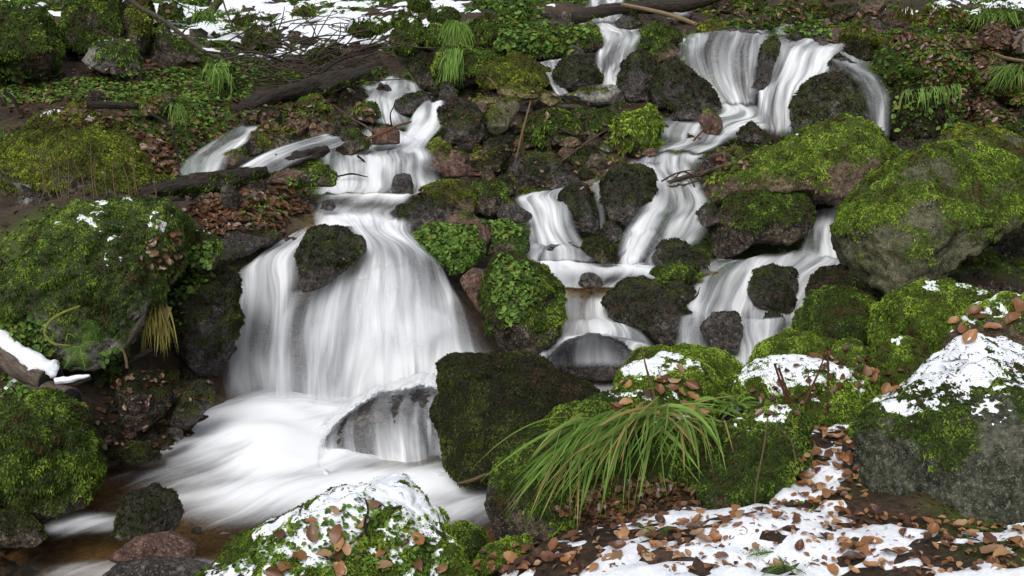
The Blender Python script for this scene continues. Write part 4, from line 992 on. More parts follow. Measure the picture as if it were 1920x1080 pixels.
# ------------------------------------------------------------------ water
def catmull(Pn, n):
    Pn = np.asarray(Pn, float); k = len(Pn)
    if k == 2:
        t = np.linspace(0, 1, n).reshape(-1, *([1] * (Pn.ndim - 1)))
        return Pn[0] * (1 - t) + Pn[1] * t
    ext = np.concatenate([[2 * Pn[0] - Pn[1]], Pn, [2 * Pn[-1] - Pn[-2]]])
    ts = np.linspace(0, k - 1, n); i = np.minimum(ts.astype(int), k - 2); f = (ts - i).reshape(-1, *([1] * (Pn.ndim - 1)))
    a, b, c_, d = ext[i], ext[i + 1], ext[i + 2], ext[i + 3]
    return 0.5 * (2 * b + (c_ - a) * f + (2 * a - 5 * b + 4 * c_ - d) * f ** 2 + (3 * b - a - 3 * c_ + d) * f ** 3)

def cascade(name, label, rows, edge=0.12, amp=0.012, seed=0, ends=(0.06, 0.06), nu=40, nv=60, bulge=0.0, push=0.03, parent=None, mat=None, grow=1.2, drape=()):
    """rows from top to bottom: (D, [(px, py[, fade]), ...]) left to right; D a number or one per point"""
    grid = []
    for D, pts in rows:
        Ds = D if isinstance(D, (list, tuple)) else [D] * len(pts)
        q = np.array([list(P(t[0], t[1], dd - push)) + [t[2] if len(t) > 2 else 1.0] for t, dd in zip(pts, Ds)])
        grid.append(catmull(q, nu))
    grid = [np.concatenate([g[:, :3].mean(0) + (g[:, :3] - g[:, :3].mean(0)) * grow, g[:, 3:]], 1) for g in grid]
    G = catmull(np.array(grid), nv)                       # nv, nu, 4
    X = G[..., :3]; fade = np.clip(G[..., 3], 0, 1.5)
    u = np.linspace(0, 1, nu)
    if drape:
        names = {ROCKBY[k_].name for k_ in drape}
        Y0 = X[..., 1].copy(); sc_ = np.ones((nv, nu))
        for a_ in range(nv):
            for b_ in range(nu):
                d_ = X[a_, b_] - CAM
                ok, loc, nor, idx_, ob, mt = scn.ray_cast(_dg, Vector(CAM), Vector(d_ / np.linalg.norm(d_)))
                if ok and ob.name in names:
                    sc_[a_, b_] = np.clip((np.linalg.norm(np.array(loc) - CAM) - 0.02) / np.linalg.norm(d_), 0.9, 1.12)
        for _ in range(3):
            p_ = np.pad(sc_, 1, mode='edge')
            sm_ = (p_[:-2, 1:-1] + p_[2:, 1:-1] + p_[1:-1, :-2] + p_[1:-1, 2:] + 2 * sc_) / 6
            sc_ = np.minimum(sm_, sc_)
        X = CAM + (X - CAM) * sc_[..., None]
    if bulge:
        X = X - (np.sin(u * math.pi) * bulge)[None, :, None] * np.array([0, 1.0, -0.2])
    um = np.cumsum(np.concatenate([np.zeros((nv, 1)), np.linalg.norm(np.diff(X, axis=1), axis=-1)], 1), 1)
    um = um - um[:, nu // 2:nu // 2 + 1]
    wid = np.mean(um[:, -1] - um[:, 0])
    us = (u[None] - 0.5) * wid * 0.6 + um * 0.4
    vm = np.cumsum(np.concatenate([np.zeros((1, nu)), np.linalg.norm(np.diff(X, axis=0), axis=-1)], 0), 0)
    q = np.stack([us * 16, vm * 1.3, np.full_like(us, seed * 3.1)], -1).reshape(-1, 3)
    ridge = (fbm(q, 101 + seed, 3)).reshape(nv, nu)
    q2 = np.stack([us * 5, vm * 3.0, np.full_like(us, seed * 1.7)], -1).reshape(-1, 3)
    ridge = ridge + 0.7 * fbm(q2, 131 + seed, 2).reshape(nv, nu)
    du = np.gradient(X, axis=1); dv = np.gradient(X, axis=0)
    nn = norm(np.cross(du, dv)); 
    if nn[..., 1].mean() > 0 and nn[..., 2].mean() < 0.2: nn = -nn
    if nn[..., 2].mean() < -0.2: nn = -nn
    X = X + nn * (ridge * amp)[..., None]
    en = fbm(np.stack([vm * 4, us * 0 + seed, u[None] + vm * 0], -1).reshape(-1, 3), 7 + seed, 2).reshape(nv, nu) * 0.5 + 1
    ef = sstep(0, 1, np.minimum(u, 1 - u)[None] / (max(edge * 1.6, .2) * en.clip(0.35) + 1e-3))
    v = np.linspace(0, 1, nv)[:, None]
    vf = np.minimum(sstep(0, max(ends[0], 1e-3), v), sstep(0, max(ends[1], 1e-3), 1 - v))
    fade = fade * 1.12 * ef * vf
    idx = (np.arange(nv - 1)[:, None] * nu + np.arange(nu - 1)[None]).ravel()
    F = np.stack([idx, idx + nu, idx + nu + 1, idx + 1], -1)
    wq_ = np.stack([us * 4.0, vm * 0.9, np.full_like(us, seed * 2.3)], -1).reshape(-1, 3)
    us2 = us + 0.055 * fbm(wq_, 151 + seed, 3).reshape(nv, nu)
    uv = np.stack([us2 + seed * 0.73, vm + seed * 0.37], -1).reshape(-1, 2)
    o = obj(name, make_mesh(name, X.reshape(-1, 3), F, {'fade': fade.ravel()}, uv), mat or WHITE)
    return tag(o, label, 'waterfall', None, 'structure')

C_ = 'cascade'
# main fall
cascade('waterfall', 'broad white main waterfall fanning over the rock wall', [
 (6.28,[(600,402),(690,398),(775,405)]), (6.02,[(640,432),(700,428),(775,436)]), (5.86,[(632,470,.75),(700,462,.7),(770,466,.65),(822,490,.6)]),
 (5.66,[(602,520,.7),(670,508,.9),(745,505,.7),(800,520,.65),(852,545,.55)]), (5.55,[(572,585,.5),(655,580,1),(740,580,1.25),(810,582,1.05),(884,598,.55)]),
 (5.46,[(552,650,.4),(650,655,1.1),(740,650,1.35),(815,645,1.15),(912,648,.85)]), (5.40,[(540,715,.5),(640,715,.95),(740,706,1.3),(830,700,1.2),(940,688,1)]), (5.34,[(535,775,.45),(640,775,.6),(740,765,1),(840,745,1),(950,715,1)])], edge=.1, amp=.018, seed=1, nu=80, nv=110, ends=(.06,.09), grow=1.08)
cascade('waterfall', 'front threads of the main waterfall over the dome crest', [
 (5.78,[(668,492,.1),(720,488,.25),(790,492,.2)]), (5.58,[(630,545,.55),(720,520,.7),(805,530,.6)]), (5.46,[(600,620,.45),(715,610,.8),(850,610,.55)]), (5.36,[(590,700,.3),(710,690,.75),(890,680,.7)])], edge=.25, amp=.02, seed=2, nu=60, ends=(.3,.35))
cascade('waterfall', 'left white waterfall beside the black overhang', [
 (6.28,[(560,430,.8),(605,408,.8)]), (6.05,[(505,462,.8),(580,448,.9)]), (5.86,[(446,508,.9),(500,490),(562,488,.85)]), (5.72,[(440,550,1),(495,538,1),(556,535,.8)]),
 (5.62,[(432,610,1),(490,600,1),(545,605,.7)]), (5.54,[(424,680,1),(485,675,1),(542,680,.6)]), (5.46,[(414,765,1),(480,768,1),(548,772,.7)])], edge=.14, amp=.016, seed=3, nu=56, nv=100, ends=(.08,.09))
cascade('waterfall', 'thin veil of water between the two main falls', [
 (5.72,[(545,545,.3),(600,530,.55),(660,520,.4)]), (5.58,[(520,610,.5),(590,600,.75),(660,600,.5)]), (5.48,[(510,690,.5),(585,690,.7),(670,700,.5)]), (5.40,[(500,780,.6),(590,782,.6),(680,780,.5)])], edge=.2, amp=.012, seed=4)
# dome in the plunge pool
cascade('waterfall', 'sheet of water sliding over the dark dome in the pool', [
 (5.2,[(622,775,1.1),(700,728,1.2),(780,706,1.2),(860,700,1.1)]), (4.98,[(604,795,1.2),(682,742,1.2),(775,712,1.2),(852,706,1.1)]), (4.8,[(594,815,1.2),(665,766,.9),(765,730,.75),(850,728,.9)]), (4.62,[(588,838,1.1),(648,796,.5),(745,764,.34),(850,765,.7)]),
 (4.5,[(588,858,1.1),(645,832,.55),(745,800,.5),(852,806,.7)]), (4.4,[(596,882,1.2),(655,872,.9),(750,850,.85),(858,850,.95)]), (4.3,[(606,908,1.2),(668,912,1.2),(760,912,1.2),(872,902,1.2)])], edge=.06, amp=.016, seed=5, nu=70, nv=80, ends=(.1,.08), push=.0, drape=('pp1',), grow=1.06)
# stepped stream on the left
cascade(C_, 'white pool and spill at the head of the stepped stream', [
 (9.6,[(712,148),(745,143),(782,147)]), (9.2,[(690,158),(740,160),(790,166)]), (8.9,[(682,172),(735,178),(800,182)]), (8.6,[(690,190),(728,200),(745,205)]), (8.35,[(702,215),(735,222),(775,226)]), (8.1,[(712,235),(745,242),(795,250)])], edge=.1, amp=.02, seed=6)
cascade(C_, 'white chute right of the stranded twigs', [
 (8.5,[(795,195,.8),(835,190,.9)]), (8.3,[(780,210),(832,206)]), (8.1,[(768,232),(825,238)]), (7.85,[(752,262),(800,272)]), (7.65,[(735,282),(792,290)])], edge=.12, amp=.02, seed=7)
cascade(C_, 'wide white step in the middle of the stepped stream', [
 (8.1,[(690,235,.6),(745,245,.8)]), (7.8,[(655,268,.8),(730,268),(790,262)]), (7.55,[(622,282),(700,286),(792,276)]), (7.35,[(615,298,.9),(700,300),(800,296)]), (7.12,[(612,325,.9),(700,328,.9),(806,325,.8)]), (6.98,[(606,348),(700,352),(812,350)]), (6.8,[(600,366),(690,368),(780,366)])], edge=.08, amp=.016, seed=8, nu=70)
cascade(C_, 'shallow pool water above the main fall', [
 (6.82,[(592,364,.7),(690,362,.8),(778,362,.7)]), (6.6,[(585,378,.3),(680,380,.2),(765,380,.22)]), (6.45,[(585,392,.35),(660,394,.3),(740,396,.3)]), (6.3,[(578,408,.6),(660,408,.65),(750,412,.6)]), (6.1,[(585,430,.7),(670,425,.8),(770,432,.7)])], edge=.06, amp=.006, seed=9, nu=60, mat=POOL, grow=1.05)
cascade(C_, 'left rivulet curving past the dark boulder', [
 (7.75,[(448,236),(490,232)]), (7.5,[(418,254),(475,250)]), (7.25,[(385,272),(458,268)]), (7.02,[(356,294),(430,288)]), (6.85,[(340,316),(420,314)]), (6.75,[(332,328),(416,328)])], edge=.18, amp=.014, seed=10)
cascade(C_, 'middle rivulet running below the dark boulder', [
 (7.5,[(615,252),(655,262)]), (7.25,[(572,262),(630,276)]), (7.05,[(515,278),(585,292)]), (6.88,[(475,296),(545,310)]), (6.75,[(448,312),(520,324)])], edge=.18, amp=.012, seed=11)
# centre falls
cascade(C_, 'top cascade dropping from the upper edge', [
 (13,[(1108,-12),(1170,-12)]), (12,[(1100,15),(1165,15)]), (11.2,[(1085,38),(1170,38)]), (10.8,[(1095,52),(1192,55)]), (10.4,[(1126,62,.6),(1200,62,.6)]), (10.0,[(1128,88),(1192,88)]), (9.7,[(1118,120),(1182,118)]), (9.4,[(1118,150),(1165,150)]), (9.2,[(1125,172),(1158,170)])], edge=.12, amp=.02, seed=12, nv=110)
cascade(C_, 'thin cascade left of the round green rock', [
 (9.9,[(1005,116),(1060,106)]), (9.6,[(1010,124),(1048,122)]), (9.35,[(1026,140),(1045,136)]), (9.1,[(1034,160),(1052,156)]), (8.95,[(1045,180),(1068,176)])], edge=.12, amp=.012, seed=13, push=.05)
cascade('waterfall', 'left curtain of the upper right fall', [
 (10.2,[(1300,66,.6),(1365,56,.7),(1440,62,.7)]), (9.75,[(1284,82),(1360,64,.45),(1438,76,.9)]), (9.5,[(1283,108),(1355,100,.35),(1432,105,.9)]), (9.35,[(1300,140),(1360,140,.5),(1425,140,.95)]), (9.2,[(1325,170),(1370,172,.75),(1415,170)]), (9.0,[(1345,198),(1382,200),(1412,198)])], edge=.1, amp=.025, seed=14, nu=70)
cascade('waterfall', 'right curtain of the upper right fall', [
 (10.3,[(1450,66,.6),(1530,66,.4),(1600,78,.5)]), (9.9,[(1444,84,.9),(1520,78,.7),(1585,88,.8)]), (9.6,[(1440,100),(1505,98),(1570,104,.8)]), (9.4,[(1432,140),(1490,138),(1558,136,.75)]), (9.2,[(1428,180),(1475,165),(1530,148,.7)]), (9.05,[(1425,215),(1465,200),(1500,185,.6)]), (8.85,[(1428,255),(1462,255),(1495,255,.6)])], edge=.1, amp=.025, seed=15, nu=70)
cascade(C_, 'thin trickle over the right shoulder of the dark parting rock', [
 (9.5,[(1558,92,.7),(1595,96,.7),(1632,108,.7)]), (9.15,[(1562,118,.5),(1600,122,.6),(1640,130,.8)]), (8.8,[(1600,150,.15),(1632,150,.5),(1664,160,.7)]), (8.55,[(1625,195,.2),(1645,198,.6),(1668,205,.7)]), (8.45,[(1630,262,.3),(1648,262,.7),(1668,262,.7)])], edge=.3, amp=.01, seed=16)
cascade(C_, 'white run out below the upper right fall', [
 (9.1,[(1330,190),(1372,192),(1420,195)]), (8.85,[(1330,205),(1380,212),(1432,222)]), (8.6,[(1250,225,.8),(1330,228),(1425,240)]), (8.35,[(1235,240,.8),(1310,250,.8),(1380,252)]), (8.1,[(1240,262,.6),(1300,268,.6),(1350,268,.7)]), (7.85,[(1205,290,.9),(1260,284,.8),(1315,288,.9)])], edge=.1, amp=.014, seed=17, nu=60)
cascade(C_, 'second centre fall dropping past the twig jam', [
 (7.85,[(1192,294,.8),(1250,286,.7),(1315,288,.8)]), (7.6,[(1188,310),(1248,306),(1312,300)]), (7.35,[(1215,335),(1255,328),(1300,325,.8)]), (7.1,[(1225,355),(1262,352),(1310,350,.7)]), (6.85,[(1212,385),(1262,385),(1330,380,.9)]), (6.6,[(1190,415),(1250,412),(1322,415,.9)]), (6.45,[(1172,452),(1235,450,.7),(1312,440,.9)]), (6.3,[(1165,490),(1215,485,.8),(1290,470,.6)]), (6.2,[(1160,508),(1215,508),(1300,505)])], edge=.12, amp=.014, seed=18, nu=60, nv=110, drape=('rr5',))
cascade(C_, 'first centre fall left of the dark upright rock', [
 (7.35,[(990,362,.6),(1040,352,.7),(1135,330,.5)]), (7.0,[(972,372),(1015,366),(1062,364)]), (6.78,[(982,398),(1025,388),(1066,390)]), (6.6,[(990,430),(1030,425),(1075,428)]), (6.48,[(992,452),(1040,450),(1088,452)]), (6.36,[(988,470),(1050,466,.8),(1112,466,.9)]), (6.24,[(985,495),(1050,494,.7),(1125,494)])], edge=.1, amp=.010, seed=19, nu=56, nv=100, drape=('rr6b',))
cascade(C_, 'thin trickle between the dark upright and square rocks', [
 (7.2,[(1108,345,.5),(1135,335,.5)]), (6.95,[(1112,365,.6),(1128,362,.6)]), (6.75,[(1122,400,.6),(1134,395,.6)]), (6.6,[(1126,435,.6),(1140,435,.6)])], edge=.3, amp=.008, seed=20)
cascade(C_, 'small cascade spreading over the smooth dome rock', [
 (6.1,[(1042,538,.9),(1100,546,.6),(1150,543,.8)]), (5.95,[(1048,565,1.1),(1098,568,.9),(1146,562,1)]), (5.82,[(1045,592,1.2),(1100,595,.9),(1155,590,1)]), (5.66,[(1022,618,1.3),(1105,602,1.2),(1180,612,1.2)]), (5.52,[(985,650,1.3),(1105,618,1.0),(1205,640,1.1)]), (5.40,[(955,678,1.2),(1100,650,.55),(1222,664,.9)]), (5.32,[(930,702,1.2),(1100,692,.4),(1235,698,.8)])], edge=.1, amp=.006, seed=21, nu=64, nv=90, drape=('pp3',))
# right falls
cascade(C_, 'short fall under the left tip of the biggest boulder', [
 (7.1,[(1505,380,.5),(1560,378,.4),(1615,378,.4)]), (6.85,[(1512,394,.8),(1555,396,.8),(1598,396,.8)]), (6.65,[(1516,425,.9),(1548,425,.9),(1582,425,.8)]), (6.5,[(1508,455,.9),(1545,458),(1582,460,.8)]), (6.38,[(1495,485),(1545,488),(1598,488)])], edge=.12, amp=.02, seed=22, nu=50)
cascade(C_, 'white rapids curling round the dark ringed boulder', [
 (6.55,[(1370,482,.5),(1480,470,.9),(1610,472,1)]), (6.3,[(1320,502,1),(1450,490,1.1),(1610,498)]), (6.1,[(1295,532,1),(1420,515,.9),(1560,520,.9)]), (5.95,[(1300,560,1),(1400,556,.9),(1530,565,1)]), (5.82,[(1290,585,1),(1390,580,1),(1510,598,1)]), (5.68,[(1285,615,.9),(1390,602,.8),(1500,622,.9)]), (5.56,[(1282,650,.9),(1390,640,.6),(1470,650,.9)]), (5.46,[(1285,690,1),(1390,690,1),(1450,690,1)])], edge=.08, amp=.016, seed=23, nu=80, nv=110, push=0.0)
cascade(C_, 'front rapids spilling left and right of the wet dome', [
 (5.66,[(1285,592,.6),(1340,582,.4),(1400,592,.7),(1480,590,.5)]), (5.56,[(1284,620,.8),(1330,615,.1),(1402,620,.8),(1475,612,.4)]), (5.48,[(1280,655,.9),(1335,655,.15),(1405,650,.9),(1450,650,.5)]), (5.42,[(1280,690,1),(1340,690,.9),(1400,690,1),(1440,690,.8)])], edge=.12, amp=.014, seed=24, nu=60)
cascade(C_, 'calm pool between the centre falls and right rapids', [
 (6.35,[(985,486,.8),(1080,490,.75),(1180,496,.8),(1340,498,.8)]), (6.18,[(995,503,.75),(1085,504,.5),(1190,507,.6),(1335,512,.75)]), (6.05,[(1010,520,.5),(1090,522,.26),(1170,522,.22),(1240,526,.4)]), (5.94,[(1040,540,.6),(1090,542,.3),(1140,542,.35),(1160,548,.5)])], edge=.05, amp=.006, seed=25, nu=60, mat=POOL, grow=1.05)
cascade(C_, 'little spill by the upper log bridge', [
 (11.6,[(1280,10,.6),(1308,6,.6)]), (11.2,[(1262,25,.6),(1295,30,.7)]), (10.9,[(1250,35,.4),(1285,40,.5)])], edge=.25, amp=.01, seed=26)
cascade(C_, 'grey trickle above the right curtain', [
 (11,[(1480,35,.5),(1495,32,.5)]), (10.6,[(1455,52,.6),(1490,52,.6)]), (10.2,[(1450,66,.6),(1500,68,.6)])], edge=.25, amp=.01, seed=27)
cascade(C_, 'grey trickle at the far left edge below the broad boulder', [
 (6.2,[(20,342,.3),(55,348,.4)]), (6.0,[(35,360,.4),(62,362,.5)]), (5.8,[(45,385,.4),(70,390,.4)])], edge=.25, amp=.01, seed=28)

# plunge pool surface: level water, foam where the falls land
px0 = axis([(-4.2, 1.6, 0.04)]); py0 = axis([(2.3, 6.6, 0.04)])
PX, PY = np.meshgrid(px0, py0); PX = PX.ravel(); PY = PY.ravel()
foam = np.zeros(len(PX))
for fx, fy, rx, ry, a in [(480,790,.42,.42,1.15),(560,850,.38,.42,1.2),(640,820,.38,.45,1.2),(520,820,.5,.4,1.1),(700,920,.45,.22,1.1),(800,910,.35,.22,1.0),(430,840,.35,.35,.8),(540,930,.5,.25,.85),(700,950,.5,.2,.7),(860,930,.25,.18,.6),(360,800,.25,.3,.45),(400,900,.4,.25,.45),(850,960,.3,.15,.55),(800,980,.3,.12,.4),(160,985,.25,.10,.5),(330,1062,.2,.08,.5),(200,1075,.3,.10,.45),(950,705,.5,.4,.9),(1080,712,.35,.4,.6),(1100,730,.3,.2,.45),(360,965,.12,.08,.4),(600,760,.7,.3,.9)]:
    D = float(depth_at_z(fx, fy, 0.0)); q = P(fx, fy, D)
    foam = np.maximum(foam, a * np.exp(-(((PX - q[0]) / rx) ** 2 + ((PY - q[1]) / ry) ** 2)))
qq = np.stack([PX, PY, 0 * PX], -1)
PZ = 0.012 * fbm(qq * 3.5, 201, 3) + 0.035 * foam.clip(0, 1) * (0.7 + 0.6 * fbm(qq * 2.4, 205, 2))
kx, ky = len(px0), len(py0)
ii = (np.arange(ky - 1)[:, None] * kx + np.arange(kx - 1)[None]).ravel()
ca, sa = math.cos(math.radians(40)), math.sin(math.radians(40))
uvp = np.stack([PX * ca - PY * sa, PX * sa + PY * ca], -1)
o = obj('plunge_pool_water', make_mesh('plunge_pool_water', np.stack([PX, PY, PZ], -1), np.stack([ii, ii + 1, ii + kx + 1, ii + kx], -1), {'fade': foam}, uvp), POOL)
tag(o, 'brown plunge pool with drifting white foam', 'water', None, 'structure')

# ------------------------------------------------------------------ wood: branches, logs, twigs, stalks
def tube_arrays(pts, rad, sides=7, seg=6, wob=0.15, seed=0):
    pts = np.asarray(pts, float)
    n = max(3, (len(pts) - 1) * seg + 1)
    C = catmull(pts, n) if len(pts) > 2 else catmull(pts, n)
    R = np.interp(np.linspace(0, 1, n), np.linspace(0, 1, len(rad)), rad)
    tn = norm(np.gradient(C, axis=0))
    ref = np.array([0.13, 0.2, 1.0]) if abs(tn[:, 2]).mean() < 0.8 else np.array([1.0, 0.2, 0.1])
    s = norm(np.cross(tn, ref)); b = np.cross(s, tn)
    a = np.linspace(0, 2 * math.pi, sides + 1)
    ring = (np.cos(a)[None, :, None] * s[:, None] + np.sin(a)[None, :, None] * b[:, None])
    q = (C[:, None] + ring * R[:, None, None])
    nz = fbm((np.stack([np.cos(a)[None].repeat(n, 0) * 1.5, np.sin(a)[None].repeat(n, 0) * 1.5, np.linspace(0, n * 0.35, n)[:, None].repeat(sides + 1, 1)], -1)).reshape(-1, 3) + seed, seed % 30, 3).reshape(n, sides + 1)
    q = q + ring * (R[:, None] * wob * nz)[..., None]
    L = np.concatenate([[0], np.cumsum(np.linalg.norm(np.diff(C, axis=0), axis=1))])
    uv = np.stack([np.broadcast_to(a / 6.28, (n, sides + 1)), np.broadcast_to(L[:, None] / max(R.mean() * 6, 1e-4), (n, sides + 1))], -1)
    idx = (np.arange(n - 1)[:, None] * (sides + 1) + np.arange(sides)[None]).ravel()
    F = np.stack([idx, idx + 1, idx + sides + 2, idx + sides + 1], -1)
    V = q.reshape(-1, 3); uv = uv.reshape(-1, 2)
    # caps: collapse to a centre vertex as degenerate-free quads
    for e, ring0 in ((0, 0), (n - 1, (n - 1) * (sides + 1))):
        k = len(V); V = np.concatenate([V, [C[e]]]); uv = np.concatenate([uv, [[0.5, 0.5]]])
        for j in range(0, sides - 1, 2):
            F = np.concatenate([F, [[k, ring0 + j, ring0 + j + 1, ring0 + j + 2]]])
        if sides % 2: F = np.concatenate([F, [[k, ring0 + sides - 1, ring0 + sides, ring0]]])
    return V, F, uv

def path3(path, D, lift=0.0):
    path = np.array(path, float).reshape(-1, 2)
    if D is None:
        ds = np.array([(h[0][1] if (h := hit(x, y)) is not None else 9.0) for x, y in path])
        t = np.linspace(0, 1, len(ds))
        k = np.polyfit(t, ds, 1) if len(ds) > 1 else [0, ds[0]]
        lin = np.polyval(k, t)
        lin = lin - np.clip((lin - ds).max(), 0, 0.3) - lift
        D = lin
    else:
        D = np.interp(np.linspace(0, 1, len(path)), np.linspace(0, 1, len(np.atleast_1d(D))), np.atleast_1d(D))
    return P(path[:, 0], path[:, 1], D)

def wood(name, label, path, rad, mat='bark', D=None, cat='branch', parent=None, sides=7, wob=0.18, group=None, lift=0.0, arr=None, moss=0.0, tint='mid'):
    q = path3(path, D, lift) if arr is None else arr
    V, F, uv = tube_arrays(q, rad, sides, 6, wob, len(bpy.data.objects))
    if parent is None:
        base = q[np.argmin(q[:, 2])]
        o = obj(name, make_mesh(name, V - base, F, None, uv), WO[mat], None, base)
        tag(o, label, cat, group)
        if moss > 0:
            r_ = np.random.default_rng(len(bpy.data.objects)); Nv = vnormals(V, F)
            ok = np.abs(Nv).sum(-1) > .1
            wv_ = ok * sstep(1 - 2 * moss - .3, 1 - 2 * moss + .3, Nv[:, 2] + .7 * fbm(V * 7, 33, 4))
            wf_ = wv_[F].mean(1); ar = tri_sample(V, F, wf_, None, r_); s0_ = .003 * base[1]
            n_ = int(min(6000, ar / (.4 * s0_ * s0_)))
            if n_ > 5:
                p_, T_ = tri_sample(V, F, wf_, n_, r_)
                Vm, Qm, tm = sprigs(p_, norm(Nv[T_].mean(1) + 1e-6), np.full(n_, s0_), r_, 3, .9, .25, 5.0, 3)
                tag(obj('moss', make_mesh('moss', Vm - base, Qm, {'tint': tm}, smooth=False), MO[tint], o), kind='stuff')
    else:
        base = np.array(parent.location)
        o = obj(name, make_mesh(name, V - base, F, None, uv), WO[mat], parent)
    return o

b1 = wood('fallen_branch', 'long bare fallen branch slanting down from the top left edge', [238,-8,262,14,300,34,340,64,382,96,420,112,452,122], [.02,.018,.015,.010], 'bark', 8.45)
for p_ in ([382,96,430,100,470,97,512,106,560,128], [420,112,470,103,500,118,530,130,575,132], [452,122,466,140,478,164], [340,64,352,52,372,48], [452,122,490,126,520,140,560,150]):
    wood('twig', None, p_, [.008,.006,.003], 'twig', 8.4, parent=b1, sides=5)
wood('leaning_sapling', 'short moss green leaning trunk in the upper snow', [414,-8,402,12,385,28,350,40], [.035,.04,.045,.03], 'bark', 11.2, 'trunk', moss=.9)
wood('bare_sapling', 'thin bare stem standing in the upper snow', [416,-6,424,20,436,48], [.010,.009,.008], 'bark', 11.0, 'stem')
wood('rotting_log', 'thick black rotting log lying across the upper left bank', [430,216,500,188,570,168,640,146,715,122], [.04,.065,.07,.06,.035], 'rot', [8.0,8.9], 'log', sides=16, wob=.45, moss=.25, tint='dark')
wood('fallen_branch', 'mossy branch lying along the black rotting log', [598,172,640,152,680,138,726,126], [.03,.035,.03,.02], 'rot', [8.3,8.8], sides=9, wob=.4, moss=.6)
wood('fallen_branch', 'thin branch climbing above the black rotting log', [560,180,610,130,650,108,700,98], [.014,.012,.010,.006], 'rot', [8.5,9.2])
wood('small_log', 'short dark log end among the ivy leaves', [165,196,205,197,258,200], [.028,.026,.02], 'rot', 7.35, 'log', sides=9)
wood('curved_root', 'dark crooked root hanging beside the left rivulet', [280,212,305,226,322,245,330,275,337,316], [.010,.011,.010,.008,.005], 'rot', [7.3,6.9], 'root')
wood('curved_root', 'dark root arching over the left bank edge', [8,172,25,185,34,205,44,220], [.012,.012,.009,.006], 'rot', 7.3, 'root')
wood('mossy_log', 'mossy old log lying on the leafy spit', [258,368,320,352,380,342,440,332,500,322], [.035,.05,.055,.045,.03], 'rot', [6.1,6.5], 'log', sides=16, wob=.45, moss=.55)
wood('charred_log', 'black broken log pointing over the stepped stream', [498,322,540,304,580,290,616,280], [.035,.04,.038,.02], 'rot', [6.9,7.1], 'log', sides=12, wob=.5)
wood('small_log', 'wet brown log under the black broken log', [428,316,470,302,520,294], [.022,.026,.02], 'rot', 6.95, 'log', sides=8)
wood('log_bridge', 'dark log bridging the top cascade', [1075,34,1140,18,1220,14,1300,6,1350,-8], [.05,.055,.06,.055,.05], 'rot', 11.0, 'log', sides=12, wob=.35, moss=.2)
wood('plank_stick', 'pale peeled stick leaning below the log bridge', [1165,8,1215,18,1262,30,1308,46], [.018,.02,.022,.018], 'dry', [10.8,10.2])
wood('fallen_branch', 'brown driftwood stick on the mid slope', [995,214,1040,202,1075,200,1118,203], [.018,.022,.02,.014], 'bark', None)
wood('fallen_branch', 'slender stick leaning against the dark centre stones', [1052,304,1085,278,1120,254,1138,244], [.010,.009,.008,.006], 'twig', None)
wood('fallen_branch', 'curved grey stick under the mossy centre rocks', [1045,240,1075,252,1098,252,1124,254], [.010,.010,.009,.007], 'twig', None)
wood('dry_twig', 'pale upright stems beside the upright green slab', [996,188,985,228,976,262,962,325], [.007,.008,.008,.005], 'dry', 7.7, 'stem')
wood('dry_twig', 'brown hanging stem right of the pale upright stems', [990,215,980,260,984,300], [.006,.006,.004], 'rust', 7.75, 'stem')
wood('fallen_branch', 'short stump twig on the ochre mossy stone', [912,145,922,152,934,168], [.006,.008,.006], 'dry', 8.6, 'twig')
t1 = wood('stranded_twig', 'forked brown twig stranded in the stepped stream', [686,262,720,248,745,236,772,228], [.012,.012,.009,.005], 'rust', 7.4, 'twig')
wood('side_twig', None, [735,240,732,215,738,200,742,186], [.006,.005,.004,.003], 'rot', 7.4, parent=t1, sides=5)
wood('side_twig', None, [700,250,688,238,660,222,624,196], [.009,.008,.006,.004], 'twig', [7.5,7.9], parent=t1, sides=5)
wood('stranded_twig', 'thin dark twig lying in the wide white step', [636,330,660,326,690,332], [.006,.006,.003], 'rot', 7.0, 'twig')
wood('stranded_twig', 'short dark twig tip breaking the white chute', [670,292,680,300,688,308], [.008,.007,.004], 'rot', 7.3, 'twig')
tj = wood('twig_jam_branch', 'main dead branch of the twig jam beside the sloping boulder', [1238,348,1285,332,1325,322,1385,300], [.016,.018,.016,.010], 'twig', [7.2,7.1])
for p_ in ([1245,352,1258,372,1262,392], [1270,345,1290,352,1312,374], [1262,338,1280,322,1310,330,1340,312], [1240,340,1268,325,1300,318], [1300,330,1322,300,1350,290], [1250,350,1285,346,1330,330], [1290,330,1300,345,1305,362]):
    wood('side_twig', None, p_, [.006,.006,.003], 'twig', 7.1, parent=tj, sides=5)
wood('bare_twig', 'forked bare twig on the stones above the twig jam', [1300,264,1318,245,1332,236,1336,214], [.008,.007,.006,.003], 'rust', 8.0, 'twig')
wood('bare_twig', 'tiny forked twig on the domed rock in the rapids', [1282,566,1300,560,1308,552,1312,538], [.005,.005,.004,.002], 'rot', 5.6, 'twig')
wood('bare_twig', 'pale twig end at the right foot of the mossy block', [858,906,885,900,905,892,926,886], [.004,.006,.006,.003], 'dry', 4.05, 'twig')
wood('bare_stick', 'weathered split stick in the hollow by the yellow grass', [222,668,240,640,256,615,270,592], [.010,.014,.014,.006], 'bark', 4.75, 'stick')
wood('bare_stick', 'dark stick under the weathered split one', [228,690,255,672,285,655], [.012,.014,.010], 'rot', 4.8, 'stick')
wood('bare_stick', 'straight thin stick poking down from the black overhang', [238,690,236,672,228,650], [.006,.006,.005], 'dry', 4.7, 'stick')
wood('bare_stick', 'pale stick lying in the upper right scree', [1862,100,1882,108,1902,112,1935,116], [.012,.014,.014,.012], 'dry', 8.8, 'stick')
